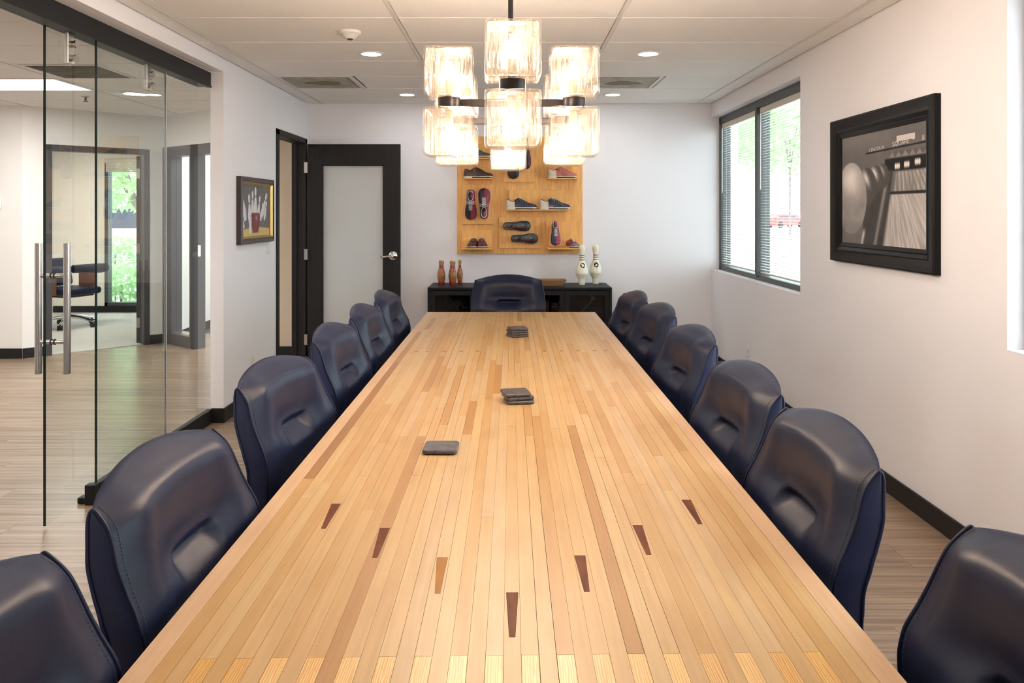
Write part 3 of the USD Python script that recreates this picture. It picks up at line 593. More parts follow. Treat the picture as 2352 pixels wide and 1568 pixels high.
def make_chair(label, loc, rz, group):
    c = thing('conference_chair', label, 'chair', loc, rz, group)
    fr, re = chair_back()
    def orient(m, d):
        if (m.face_normals * m.area_faces[:, None]).sum(0) @ np.array(d, float) < 0: m.invert()
        return m
    obj('back_cushion', orient(grid_mesh(fr), (1, 0, 0)), 'leather', c, smooth=True)
    sideL = np.stack([fr[:, 0], 0.5 * (fr[:, 0] + re[:, 0]) + np.array([0, -0.006, 0]), re[:, 0]], 1)
    sideR = np.stack([fr[:, -1], 0.5 * (fr[:, -1] + re[:, -1]) + np.array([0, 0.006, 0]), re[:, -1]], 1)
    bot = np.stack([fr[0], re[0]], 0)
    obj('back_shell', cat([orient(grid_mesh(re), (-1, 0, 0)), orient(grid_mesh(sideL), (0, -1, 0)), orient(grid_mesh(sideR), (0, 1, 0)), orient(grid_mesh(bot), (0, 0, -1))]), 'leather_shell', c, smooth=50)
    for j, s in ((0, -1), (-1, 1)):
        obj('piping', tube(fr[:, j] + np.array([0, 0.001 * s, 0]), 0.0038, 8), 'leather', c, smooth=True)
        obj('rear_piping', tube(re[:, j] + np.array([0, 0.001 * s, 0]), 0.0032, 8), 'leather_shell', c, smooth=True)
    st = []
    for j, s in ((1, -1), (-2, 1)):
        P = fr[8:60, j] + np.array([0.0012, 0, 0])
        seg = np.linspace(0, len(P) - 1, 110)
        Q = np.stack([np.interp(seg, np.arange(len(P)), P[:, k]) for k in range(3)], 1)
        st += [tube(Q[i:i + 2], 0.0006, 4) for i in range(0, 108, 2)]
    obj('stitching', cat(st), 'stitch', c, smooth=False, kind='stuff')
    # seat: rounded cushion, domed
    def seat(sx0, sx1, w, z0, z1, r):
        m = tm(rbox(sx0, sx1, -w, w, z0, z1, r, 8)); return m
    obj('seat', seat(0.04, 0.54, 0.255, 0.415, 0.515, 0.04), 'leather', c, smooth=40)
    obj('seat_pan', cbox(0.07, 0.51, -0.225, 0.225, 0.395, 0.420, 0.01), 'dark_metal', c)
    obj('mechanism', cbox(0.18, 0.40, -0.07, 0.07, 0.345, 0.396, 0.012), 'dark_metal', c)
    obj('gas_lift', cat([cyl((0.29, 0, 0.10), (0.29, 0, 0.24), 0.027, 20), cyl((0.29, 0, 0.24), (0.29, 0, 0.35), 0.016, 20)]), 'dark_metal', c)
    obj('hub', cyl((0.29, 0, 0.075), (0.29, 0, 0.13), 0.045, 20), 'chrome', c)
    for k in range(5):
        a = 2 * PI * k / 5 + 0.3; d = np.array([math.cos(a), math.sin(a), 0]); o = np.array([0.29, 0, 0])
        g = obj('base_arm', tube([o + d * 0.03 + [0, 0, 0.105], o + d * 0.15 + [0, 0, 0.095], o + d * 0.29 + [0, 0, 0.068]], [0.024, 0.019, 0.013], 10), 'chrome', c)
        e = o + d * 0.28; n = np.array([-d[1], d[0], 0])
        obj('caster', cat([cyl(e + n * 0.006 + [0, 0, 0.027], e + n * 0.026 + [0, 0, 0.027], 0.027, 18), cyl(e - n * 0.026 + [0, 0, 0.027], e - n * 0.006 + [0, 0, 0.027], 0.027, 18), cyl(e + [0, 0, 0.03], e + [0, 0, 0.07], 0.007, 10)]), 'rubber', g)
    return c
LEFT, RIGHT = 'chairs along the left side of the table', 'chairs along the right side of the table'
CH = [  # x, y, turn in degrees (0 = facing the table squarely), label
    (-1, 0.730, 0.918, 0, 'navy leather chair cropped by the lower left corner, nearest on the left side'),
    (-1, 0.738, 1.578, 2, 'second navy leather chair from the camera on the left side of the table'),
    (-1, 0.786, 2.495, 8, 'third navy leather chair from the camera on the left side of the table'),
    (-1, 0.785, 3.281, 4, 'fourth chair from the camera on the left, in front of the doorway'),
    (-1, 0.785, 3.980, 3, 'fifth chair from the camera on the left, in front of the glazed black door'),
    (-1, 0.790, 4.690, 3, 'farthest navy leather chair on the left side of the table'),
    (1, 0.778, 1.015, 0, 'navy leather chair cropped by the lower right corner, nearest on the right side'),
    (1, 0.752, 1.775, 1, 'second navy leather chair from the camera on the right side of the table'),
    (1, 0.765, 2.410, 4, 'third navy leather chair from the camera on the right side of the table'),
    (1, 0.790, 3.230, 6, 'fourth navy leather chair from the camera on the right side of the table'),
    (1, 0.800, 4.030, 7, 'fifth navy leather chair from the camera on the right side of the table'),
    (1, 0.775, 4.650, 6, 'farthest navy leather chair on the right side of the table')]
proto = None
for s, x, y, a, l in CH:
    rz = (math.radians(-a) if s < 0 else PI + math.radians(a)); loc = (s * x, y, 0); g = LEFT if s < 0 else RIGHT
    if proto is None: proto = make_chair(l, loc, rz, g)
    else: dup(proto, l, loc, rz, g)
dup(proto, 'navy leather chair at the head of the table, facing the camera', (-0.018, 5.88, 0), -PI / 2, 'chair at the far head of the table')

# ---------------------------------------------------------------- chandelier
S, CHZ, CHY = 0.15, 1.794, 2.69
ld = thing('chandelier', 'dark bronze chandelier with twelve textured glass cube shades', 'chandelier', (0, CHY, CHZ))
obj('stem', cyl((0, 0, 0.0), (0, 0, CZ - CHZ - 0.02), 0.009, 16), 'bronze', ld)
obj('canopy', lathe([(0, CZ - CHZ - 0.03), (0.055, CZ - CHZ - 0.03), (0.065, CZ - CHZ - 0.015), (0.065, CZ - CHZ)], 28), 'bronze', ld)
ND = [(0.005, -0.58), (-0.192, -0.25), (0.197, -0.25), (-0.202, 0.235), (0.200, 0.235), (-0.012, 0.58)]
bar = lambda p, q: cat([xf(cbox(0, math.dist(p, q), -0.008, 0.008, -0.012, 0.012, 0.002), rotz(math.atan2(q[1] - p[1], q[0] - p[0])), (p[0], p[1], 0))])
obj('arm', bar(ND[1], ND[2]), 'bronze', ld); obj('arm', bar(ND[3], ND[4]), 'bronze', ld); obj('spine', bar(ND[0], ND[5]), 'bronze', ld)
def shade_mesh(seed):
    o = rbox(-S / 2, S / 2, -S / 2, S / 2, 0, S, 0.011, 8); i = rbox(-S / 2 + 0.006, S / 2 - 0.006, -S / 2 + 0.006, S / 2 - 0.006, 0.008, S - 0.006, 0.008, 8)
    m = tm((o - i).refine_to_length(0.012)); 
    n = meshkit.fbm(m.vertices * np.array([45, 45, 9]) + seed, 3) - 0.5
    c = m.vertices - np.array([0, 0, S / 2]); c /= np.maximum(np.linalg.norm(c, axis=1, keepdims=True), 1e-9)
    m.vertices = m.vertices + c * (n * 0.004)[:, None]; return m
for k, (nx, ny) in enumerate(ND):
    cup = obj('cup', cyl((nx, ny, -0.0165), (nx, ny, 0.0165), 0.036, 28), 'bronze', ld)
    for up in (1, -1):
        sm = shade_mesh(k * 2 + (up > 0))
        rz_ = rotz((rng.random() - 0.5) * 0.08)
        if up < 0: sm = xf(sm, rotx(PI))
        sh = obj('glass_shade', xf(sm, rz_, (nx, ny, 0.0168 * up)), 'lamp_glass', ld, smooth=30)
        obj('socket', cyl((nx, ny, 0.026 * up), (nx, ny, 0.072 * up), 0.0135, 16), 'socket', sh)
        bl = lathe([(0, 0.0), (0.010, 0.001), (0.016, 0.012), (0.0185, 0.026), (0.015, 0.042), (0.007, 0.056), (0, 0.060)], 16)
        if up < 0: bl = xf(bl, rotx(PI))
        obj('bulb', xf(bl, None, (nx, ny, 0.0725 * up)), 'bulb_glow', sh, smooth=True)

# ---------------------------------------------------------------- ceiling fixtures
def downlight(x, y, r, label, group='recessed downlights in the meeting room ceiling'):
    t = thing('recessed_downlight', label, 'ceiling light', (x, y, CZ), group=group)
    obj('trim_ring', lathe([(r, -0.002), (r + 0.002, -0.006), (r + 0.020, -0.004), (r + 0.022, 0.0005), (r, 0.0005)], 36), 'white_plastic', t)
    obj('lens', cyl((0, 0, -0.003), (0, 0, 0.0), r, 32), 'down_glow', t, smooth=False)
DL = [(-0.93, 5.20, 'recessed downlight left of the chandelier, nearer one in front of the left vent'), (0.918, 5.20, 'recessed downlight right of the chandelier, nearer one in front of the right vent'), (-0.933, 7.014, 'recessed downlight near the back wall, left of the chandelier'), (0.917, 7.014, 'recessed downlight near the back wall, right of the chandelier')]
for x, y, l in DL: downlight(x, y, 0.064, l)
for y, w_ in ((3.39, 'first'), (1.57, 'second'), (-0.25, 'third')):
    for x, side_ in ((-0.93, 'left'), (0.918, 'right')):
        downlight(x, y, 0.064, f'recessed downlight above the picture, {w_} toward the camera in the {side_} row', 'recessed downlights nearer the camera')
downlight(-3.36, 6.96, 0.09, 'recessed downlight in the hall ceiling, seen through the glass panel', 'hall ceiling downlight')
sdet = thing('smoke_detector', 'round white smoke detector on the ceiling tile', 'smoke detector', (-0.94, 4.56, CZ))
obj('housing', lathe([(0, -0.046), (0.022, -0.045), (0.030, -0.040), (0.048, -0.020), (0.062, -0.016), (0.064, 0.0)], 32), 'white_plastic', sdet)
obj('sensor', cyl((0, 0, -0.0495), (0, 0, -0.045), 0.016, 20), 'dark_metal', sdet)
def vent(x0, y0, label):
    t = thing('air_diffuser', label, 'air vent', (x0 + 0.305, y0 + 0.305, CZ), group='ceiling air diffusers')
    fr = minus(cbox(-0.302, 0.302, -0.302, 0.302, -0.003, 0.012, 0.002), box(-0.272, 0.272, -0.272, 0.272, -0.1, 0.1))
    obj('diffuser_frame', fr, 'grid_metal', t, smooth=False)
    obj('ring', minus(box(-0.268, 0.268, -0.268, 0.268, 0.001, 0.014), box(-0.25, 0.25, -0.25, 0.25, -0.1, 0.1)), 'vent_plate', t, smooth=False)
    obj('face_plate', cbox(-0.246, 0.246, -0.246, 0.246, -0.004, 0.004, 0.003), 'vent_plate', t, smooth=False)
    pts = []
    for k in range(40):
        a = 2 * PI * k / 40; r = 1 + 0.12 * math.sin(3 * a + x0) + 0.05 * math.sin(7 * a)
        pts.append((0.02 + 0.15 * r * math.cos(a), 0.10 * r * math.sin(a)))
    obj('dust_stain', trimesh.creation.extrude_polygon(sg.Polygon(pts), 0.0005).apply_translation([0, 0, -0.0046]), 'vent_dirt', t, smooth=False)
vent(-1.846, 6.07, 'grey square air diffuser in the ceiling beside the left wall'); vent(0.592, 6.07, 'grey square air diffuser in the ceiling right of the chandelier')
for k, (Xc, Y0) in enumerate(((-4.21, 6.17), (-4.21, 6.17 - 2.44), (-4.21, 6.17 - 4.88), (-5.43, 6.17 + 3.05), (-2.99, 6.17 + 2.44))):
    t = thing('troffer_light', 'long lit ceiling panel in the hall behind the glass door' if k == 0 else ('second lit hall ceiling panel, out of the picture toward the camera', 'third lit hall ceiling panel, behind the camera', 'lit ceiling panel inside the far office', 'lit ceiling panel in the room behind the glazed screen')[k - 1], 'ceiling light', (Xc, Y0 + 0.305, CZ), group=None if k == 0 else 'hall ceiling panels outside the picture')
    obj('light_frame', minus(cbox(-0.60, 0.60, -0.30, 0.30, -0.004, 0.03, 0.002), box(-0.575, 0.575, -0.275, 0.275, -0.1, 0.1)), 'grid_metal', t, smooth=False)
    obj('diffuser_panel', box(-0.575, 0.575, -0.275, 0.275, 0.004, 0.010), 'troffer_glow', t, smooth=False)
rv = thing('return_grille', 'grey return air grille in the hall ceiling, seen through the glass door', 'air vent', (-3.24, 5.865, CZ))
obj('grille_frame', minus(cbox(-0.29, 0.29, -0.29, 0.29, -0.006, 0.0, 0.001), box(-0.26, 0.26, -0.26, 0.26, -1, 1)), 'grid_metal', rv, smooth=False)
obj('grille_louvres', cat([xf(box(-0.26, 0.26, -0.006, 0.006, -0.0008, 0.0008), rotx(0.5), (0, -0.25 + 0.02 * i, -0.004)) for i in range(26)]), 'vent_plate', rv, smooth=False, kind='stuff')
obj('grille_back', box(-0.26, 0.26, -0.26, 0.26, -0.0008, 0.0), 'dark_metal', rv, smooth=False)
sp = thing('sprinkler_head', 'small chrome sprinkler head on the hall ceiling', 'sprinkler', (-3.9, 7.15, CZ))
obj('escutcheon', lathe([(0, -0.012), (0.012, -0.012), (0.036, -0.003), (0.036, 0)], 24), 'steel', sp)
obj('deflector', cat([cyl((0, 0, -0.035), (0, 0, -0.012), 0.006, 10), cyl((0, 0, -0.046), (0, 0, -0.042), 0.020, 16), cyl((0.012, 0, -0.042), (0.008, 0, -0.012), 0.002, 6), cyl((-0.012, 0, -0.042), (-0.008, 0, -0.012), 0.002, 6)]), 'dark_metal', sp)

# ---------------------------------------------------------------- switches and outlets. n: which wall (+1 right, -1 left)
def outlet(x, n, y, z, label, switch=False):
    t = thing('light_switch' if switch else 'wall_outlet', label, 'light switch' if switch else 'power outlet', (x, y, z), group=None)
    q = -n
    w, hgt = (0.040, 0.058)
    obj('cover_plate', cbox(min(0, 0.006 * q), max(0, 0.006 * q), -w, w, -hgt, hgt, 0.002), 'white_plastic', t, smooth=False)
    for zz in ((0,) if switch else (-0.022, 0.022)):
        r = obj('rocker' if switch else 'receptacle', cbox(min(0.005 * q, 0.009 * q), max(0.005 * q, 0.009 * q), -0.017, 0.017, zz - (0.034 if switch else 0.015), zz + (0.034 if switch else 0.015), 0.002), 'white_plastic', t, smooth=False)
        if not switch: obj('slots', cat([box(min(0.008 * q, 0.0095 * q), max(0.008 * q, 0.0095 * q), yy - 0.0014, yy + 0.0014, zz - 0.005, zz + 0.006) for yy in (-0.006, 0.006)]), 'rubber', r, smooth=False)
outlet(XR, 1, 6.41, 0.286, 'white power outlet low on the right wall under the window')
outlet(XL, -1, 5.99, 0.298, 'white power outlet low on the left wall below the bowling painting')
outlet(XL, -1, 6.387, 1.175, 'white light switch beside the doorway, below the bowling painting', True)

# ---------------------------------------------------------------- framed pictures
def bevel_frame(w, h, prof):      # mitred frame in the xz plane, front towards -y: prof = (distance in from the outer edge, proud)
    P = np.array(prof, float); cs = []
    for sx, sz in ((-1, -1), (1, -1), (1, 1), (-1, 1)):
        cs.append([(sx * (w / 2 - d), -p, sz * (h / 2 - d)) for d, p in P])
    cs = np.array(cs).transpose(1, 0, 2); m = grid_mesh(cs, wrap=True); m.fix_normals(); return m
def raster(w, h, nx, nz, fn):
    X, Z = np.meshgrid(np.linspace(0, 1, nx), np.linspace(0, 1, nz)); col = fn(X, Z)
    P = np.stack([(X - 0.5) * w, np.zeros_like(X), (Z - 0.5) * h], -1); return P, col
def sm(e0, e1, x): t = np.clip((x - e0) / (e1 - e0), 0, 1); return t * t * (3 - 2 * t)
# black and white bowling alley photograph on the right wall
def alley(X, Z):
    n = meshkit.fbm(np.stack([X * 90, Z * 6, 0 * X], -1), 3, 1); n2 = meshkit.fbm(np.stack([X * 14, Z * 14, 0 * X + 3], -1), 4, 5)
    g = 0.10 + 0.03 * n2 + 0.05 * sm(0.75, 1.0, Z) * (1 - sm(0.2, 0.9, X)) + 0.02
    def put(g, m, v): return g * (1 - m) + v * m
    # pit end: dark band, masking unit, pins
    band = sm(0.55, 0.57, X) * sm(0.63, 0.64, Z) * (1 - sm(0.735, 0.75, Z)); g = put(g, band, 0.03)
    for cx, cz in ((0.70, 0.672), (0.80, 0.678), (0.91, 0.690)):
        for o in (-0.018, 0, 0.018): g = put(g, np.exp(-(((X - cx - o) / 0.010) ** 2 + ((Z - cz) / 0.024) ** 2) ** 2) * 0.9, 0.75)
    dec = sm(0.60, 0.62, X) * sm(0.745, 0.75, Z) * (1 - sm(0.79, 0.80, Z)); tri = np.abs(((X * 14) % 1) - 0.5) * 2 * 0.05 + 0.745
    g = put(g, dec, 0.11 + 0.10 * (Z < tri))
    g = put(g, sm(0.32, 0.34, X) * sm(0.795 + 0.03 * X, 0.80 + 0.03 * X, Z) * (1 - sm(0.81 + 0.03 * X, 0.815 + 0.03 * X, Z)), 0.03)
    # far lane and near lane
    xa = 0.62 - 0.10 * (0.62 - Z) / 0.1 * 0.2; far = sm(0.0, 0.02, X - (0.66 + (Z - 0.5) * 0.15)) * sm(0.465, 0.47, Z) * (1 - sm(0.62, 0.63, Z))
    g = put(g, far, 0.16 + 0.30 * np.abs(np.sin((X - 0.70) * 40 / (1.1 - Z))) * n)
    g = put(g, sm(0.60, 0.62, X) * sm(0.44, 0.445, Z) * (1 - sm(0.462, 0.468, Z)), 0.04)
    u = (X - 0.60) / np.maximum(0.9 - Z, 0.2)
    lane = sm(0.0, 0.03, X - (0.53 + 0.20 * Z)) * (1 - sm(0.435, 0.442, Z))
    g = put(g, lane, 0.20 + 0.34 * meshkit.fbm(np.stack([u * 60, Z * 5, 0 * X], -1), 3, 9))
    # ball return: dark body, bright rails
    ret = sm(0.28, 0.30, X) * (1 - sm(0.0, 0.02, X - (0.52 + 0.20 * Z))) * (1 - sm(0.62, 0.66, Z)); g = put(g, ret, 0.055 + 0.02 * n2)
    rail = np.exp(-((X - (0.44 + 0.25 * Z)) / 0.018) ** 2) * (1 - sm(0.5, 0.66, Z)); g = put(g, 0.6 * rail, 0.30)
    rail2 = np.exp(-((X - (0.27 + 0.28 * Z)) / 0.016) ** 2) * (1 - sm(0.08, 0.16, Z)); g = put(g, rail2, 0.55)
    # row of balls behind the large one
    for cx, cz, rx, rz_, hi in ((0.53, 0.60, 0.08, 0.11, 0.35), (0.45, 0.575, 0.09, 0.13, 0.55), (0.34, 0.52, 0.12, 0.17, 0.6)):
        d = ((X - cx) / rx) ** 2 + ((Z - cz) / rz_) ** 2; g = put(g, 1 - sm(0.95, 1.0, d), 0.07 + 0.02 * n2)
        hl = np.exp(-(((X - cx + 0.02) * 0.9 + (Z - cz - 0.6 * rz_) * 0.4) / 0.025) ** 2 - ((Z - cz - 0.45 * rz_) / (0.35 * rz_)) ** 2); g = put(g, hl * (d < 1), hi)
    d = ((X - 0.13) / 0.21) ** 2 + ((Z - 0.42) / 0.335) ** 2; ball = 1 - sm(0.97, 1.0, d)
    tone = 0.20 + 0.10 * n2 + 0.40 * np.exp(-((X - 0.13) / 0.13) ** 2 - ((Z - 0.60) / 0.13) ** 2) + 0.12 * np.exp(-((Z - 0.5) / 0.06) ** 2 - ((X - 0.16) / 0.06) ** 2) * n
    g = put(g, ball, tone)
    low = (1 - sm(0.28, 0.32, X + 0.1 * (0.3 - Z))) * (1 - sm(0.16, 0.24, Z)); g = put(g, low * (1 - 0.5 * ball), 0.13 + 0.03 * n2)
    g = np.clip(g * 1.25 - 0.035, 0.004, 1)
    return np.stack([g * 1.02, g * 0.97, g * 0.95], -1)
yc, w, h_ = 4.125, 1.155, 0.830; zc = 1.580
pr = thing('framed_photograph', 'large black framed black and white photograph of bowling balls and a lane', 'framed picture', (XR, yc, zc), -PI / 2)
prof = [(0, 0), (0, 0.030), (0.010, 0.036), (0.020, 0.034), (0.045, 0.030), (0.062, 0.024), (0.068, 0.026), (0.074, 0.022), (0.086, 0.014), (0.092, 0.016), (0.112, 0.009), (0.112, 0.0)]
obj('frame', bevel_frame(w, h_, prof), 'frame_black', pr, smooth=20)
iw, ih = w - 2 * 0.108, h_ - 2 * 0.108
P, col = raster(iw, ih, 230, 170, alley); P[:, :, 1] = -0.006
pp = colored('photo_print', P, col, 'print', pr)
obj('backing', box(-w / 2 + 0.01, w / 2 - 0.01, -0.005, 0.0, -h_ / 2 + 0.01, h_ / 2 - 0.01), 'plenum', pr, smooth=False)
mat('print_white', (0.62, 0.58, 0.56), 0.4)
def sign(txt, u, v, hgt, m, parent, sx=1.0, slope=0.0):
    t = meshkit.text_mesh(txt, hgt, 0.0006); t.vertices = t.vertices @ np.array([[sx, 0, 0], [0, 1, 0], [0, 0, 1]])
    v3 = t.vertices.copy(); q = np.stack([v3[:, 0] + (u - 0.5) * iw, -0.0062 - v3[:, 2], v3[:, 1] + (v - 0.5) * ih + slope * v3[:, 0]], 1)
    return obj('print_lettering', trimesh.Trimesh(q, t.faces, process=False), m, parent, smooth=False)
sign('LINCOLN', 0.37, 0.826, 0.017, 'print_white', pr, 1.6, 0.03); sign('SQUARE', 0.645, 0.838, 0.024, 'print_white', pr, 1.3, 0.03); sign('B', 0.955, 0.850, 0.024, 'print_white', pr, 1.0)
obj('sign_panel', minus(box(0.195 * iw, 0.385 * iw, -0.0070, -0.0062, 0.368 * ih, 0.42 * ih), box(0.21 * iw, 0.36 * iw, -0.1, 0.1, 0.2 * ih, 0.375 * ih)), 'print_white', pr, smooth=False)
# painting of flying pins on the left wall
def pins(X, Z):
    n2 = meshkit.fbm(np.stack([X * 12, Z * 12, 0 * X], -1), 4, 3)
    c = np.stack([0.13 + 0.04 * n2, 0.125 + 0.04 * n2, 0.13 + 0.04 * n2], -1)
    def put(m, v): 
        nonlocal c
        c = c * (1 - m[..., None]) + np.array(v) * m[..., None]
    fl = 1 - sm(0.15, 0.165, Z + 0.02 * np.cos(X * 6)); put(fl, (0.62, 0.47, 0.20))
    put(0.6 * np.exp(-((X - 0.49) / 0.15) ** 2 - ((Z - 0.09) / 0.035) ** 2), (0.20, 0.13, 0.08))
    def pin(cx, cz, a, s, v, sh):
        ca, sa = math.cos(a), math.sin(a); u = ((X - cx) * 1.5 * ca + (Z - cz) * sa) / s; w = (-(X - cx) * 1.5 * sa + (Z - cz) * ca) / s
        r = np.interp(w, [-0.5, -0.45, -0.2, 0.1, 0.2, 0.33, 0.42, 0.5], [0.08, 0.10, 0.16, 0.085, 0.06, 0.085, 0.08, 0.0])
        m = (1 - sm(0.9, 1.05, np.abs(u) / np.maximum(r, 1e-4))) * (np.abs(w) < 0.5)
        put(m, v); put(m * sm(0.2, 1.0, u / np.maximum(r, 1e-3)) * 0.7, sh); put(m * np.exp(-((w - 0.19) / 0.025) ** 2) * 0.8, (0.12, 0.11, 0.12))
    Wt, Sh = (0.72, 0.70, 0.74), (0.34, 0.32, 0.37)
    for cx, cz, a, s in ((0.05, 0.33, 0.6, 0.40), (0.86, 0.50, -0.35, 0.42), (0.72, 0.48, -0.35, 0.40), (0.30, 0.52, 0.10, 0.62), (0.10, 0.60, 0.35, 0.62), (0.62, 0.56, -0.25, 0.50), (0.82, 0.62, -0.5, 0.56), (0.40, 0.62, 0.0, 0.55), (0.50, 0.66, 0.0, 0.62), (0.34, 0.30, -0.1, 0.50)): pin(cx, cz, a, s, Wt, Sh)
    d = sm(0, 0.02, 0.145 - np.abs(X - 0.50) - 0.05 * sm(0.2, 0.06, Z)) * sm(0.06, 0.075, Z) * (1 - sm(0.44, 0.47, Z)); put(d, (0.20, 0.05, 0.065)); put(d * np.exp(-((X - 0.53) / 0.035) ** 2 - ((Z - 0.36) / 0.05) ** 2) * 0.6, (0.65, 0.4, 0.42)); put(d * (1 - sm(0.36, 0.42, X)) * 0.5, (0.14, 0.03, 0.04))
    return c
pl_ = thing('framed_painting', 'small brown and gilt framed painting of scattering bowling pins', 'framed picture', (XL, 6.03, 1.465), PI / 2)
w, h_ = 0.790, 0.500
obj('frame', bevel_frame(w, h_, [(0, 0), (0, 0.034), (0.010, 0.038), (0.030, 0.030), (0.040, 0.036)]), 'frame_wood', pl_, smooth=20)
obj('gilt_moulding', bevel_frame(w, h_, [(0.040, 0.036), (0.044, 0.033), (0.052, 0.018), (0.056, 0.018), (0.056, 0.0)]), 'frame_gold', pl_, smooth=20, label='gilt inner moulding')
P, col = raster(w - 0.108, h_ - 0.108, 190, 130, pins); P[:, :, 1] = -0.010
colored('canvas', P, col, 'print', pl_)
obj('backing', box(-w / 2 + 0.01, w / 2 - 0.01, -0.009, 0.0, -h_ / 2 + 0.01, h_ / 2 - 0.01), 'plenum', pl_, smooth=False)

# ---------------------------------------------------------------- credenza and what stands on and in it
KZ, KY0, KY1, KX0, KX1 = 0.767, 7.10, 7.575, -0.758, 0.924
cr = thing('credenza', 'low black credenza with dark glass doors against the back wall', 'cabinet')
obj('top', cbox(KX0, KX1, KY0, KY1, KZ - 0.025, KZ, 0.004), 'credenza_black', cr, smooth=False)
for x in (KX0, KX1 - 0.022): obj('side_panel', cbox(x, x + 0.022, KY0 + 0.004, KY1, 0.10, KZ - 0.025, 0.002), 'credenza_black', cr, smooth=False)
obj('bottom_panel', box(KX0 + 0.022, KX1 - 0.022, KY0 + 0.02, KY1, 0.10, 0.125), 'credenza_black', cr, smooth=False)
obj('back_panel', box(KX0 + 0.022, KX1 - 0.022, KY1 - 0.012, KY1, 0.125, KZ - 0.025), 'credenza_black', cr, smooth=False)
obj('shelf', box(KX0 + 0.022, KX1 - 0.022, KY0 + 0.05, KY1 - 0.012, 0.46, 0.478), 'credenza_black', cr, smooth=False)
for x in (KX0 + 0.05, KX1 - 0.09):
    for y in (KY0 + 0.05, KY1 - 0.09): obj('leg', cbox(x, x + 0.04, y, y + 0.04, 0, 0.10, 0.004), 'credenza_black', cr, smooth=False)
dw = (KX1 - KX0 - 0.044) / 4
for k in range(4):
    a, b = KX0 + 0.022 + k * dw + 0.002, KX0 + 0.022 + (k + 1) * dw - 0.002
    z0, z1 = 0.13, KZ - 0.030; fw = 0.042
    dr = obj('door', minus(box(a, b, KY0 + 0.006, KY0 + 0.028, z0, z1), box(a + fw, b - fw, KY0 - 0.1, KY0 + 0.1, z0 + fw, z1 - fw)), 'credenza_black', cr, smooth=False)
    obj('door_pane', box(a + fw, b - fw, KY0 + 0.016, KY0 + 0.020, z0 + fw, z1 - fw), 'cabinet_glass', dr, smooth=False)
    kx = b - 0.02 if k % 2 == 0 else a + 0.02
    obj('knob', cyl((kx, KY0 - 0.012, 0.46), (kx, KY0 + 0.008, 0.46), 0.008, 12), 'dark_metal', dr)
PIN = [(0.0, 0.0), (0.0258, 0.0), (0.0286, 0.006), (0.0360, 0.0572), (0.0497, 0.0857), (0.0605, 0.1143), (0.0578, 0.1492), (0.0470, 0.1842), (0.0310, 0.2191), (0.0242, 0.2381), (0.0228, 0.2540), (0.0235, 0.2746), (0.0270, 0.3016), (0.0310, 0.3270), (0.0323, 0.3429), (0.0305, 0.3600), (0.0240, 0.3730), (0.0130, 0.3795), (0.0, 0.3810)]
_pr = PchipInterpolator([z for r, z in PIN[1:-1]] , [r for r, z in PIN[1:-1]])
def pin_r(z): return float(_pr(np.clip(z, 0.0, 0.3795)))
def pin_prof(z0, z1, n, off=0.0): return [(pin_r(z) + off, z) for z in np.linspace(z0, z1, n)]
PB = [(0.0, 0.0)] + pin_prof(0.0, 0.3795, 60) + [(0.007, 0.3808), (0.0, 0.3812)]
def pin_patch(poly, z0, off):
    tris, out = trimesh.creation.triangulate_polygon(poly, engine='earcut'), None
    v, f = tris; m = trimesh.Trimesh(np.c_[v, np.zeros(len(v))], f, process=False)
    for _ in range(3): m = m.subdivide()
    q = m.vertices; R = np.array([pin_r(z0 + y) + off for y in q[:, 1]]); a = q[:, 0] / np.maximum(R, 0.02) - PI / 2
    return trimesh.Trimesh(np.stack([R * np.cos(a), R * np.sin(a), z0 + q[:, 1]], 1), m.faces, process=False)
def white_pin(label, px, Y, rz, kind):
    t = thing('bowling_pin', label, 'bowling pin', ((px - 1173) / FPX * Y, Y, KZ), rz, 'white bowling pins on the credenza')
    obj('pin_body', lathe(PB, 40), 'pin_white', t, smooth=True)
    for zc_ in (0.279, 0.258, 0.238): obj('red_stripe', lathe([(pin_r(zc_ - 0.004) - 0.001, zc_ - 0.004)] + pin_prof(zc_ - 0.004, zc_ + 0.004, 4, 0.0005) + [(pin_r(zc_ + 0.004) - 0.001, zc_ + 0.004)], 40), 'pin_red', t, smooth=True)
    disc = sg.Point(0, 0).buffer(0.0235, 24); zc_ = 0.187
    e = obj('emblem', pin_patch(disc, zc_, 0.0006), 'pin_black', t, smooth=True, label='round black printed emblem')
    if kind == 0: marks = [sg.Polygon([(-0.012, 0.018), (-0.002, 0.010), (0.004, 0.014), (0.012, 0.004), (0.017, -0.004), (0.010, -0.012), (0.004, -0.006), (-0.004, -0.016), (-0.010, -0.020), (-0.008, -0.004), (-0.013, 0.004)])]
    else: marks = [sg.Polygon([(-0.013, -0.006), (-0.006, -0.001), (-0.004, 0.014), (0.001, 0.004), (0.009, 0.012), (0.008, -0.002), (0.004, -0.010), (-0.004, -0.014), (-0.011, -0.013)]), sg.Polygon([(0.010, -0.002), (0.016, 0.002), (0.014, -0.010), (0.009, -0.012)])]
    for mk in marks: obj('emblem_mark', pin_patch(mk, zc_, 0.0011), 'pin_white', e, smooth=True)
white_pin('white bowling pin with red neck stripes, the left and nearer of the two', 1336.6, 7.33, 0.10, 0)
white_pin('white bowling pin with red neck stripes, the right and farther of the two', 1368.2, 7.43, 0.02, 1)
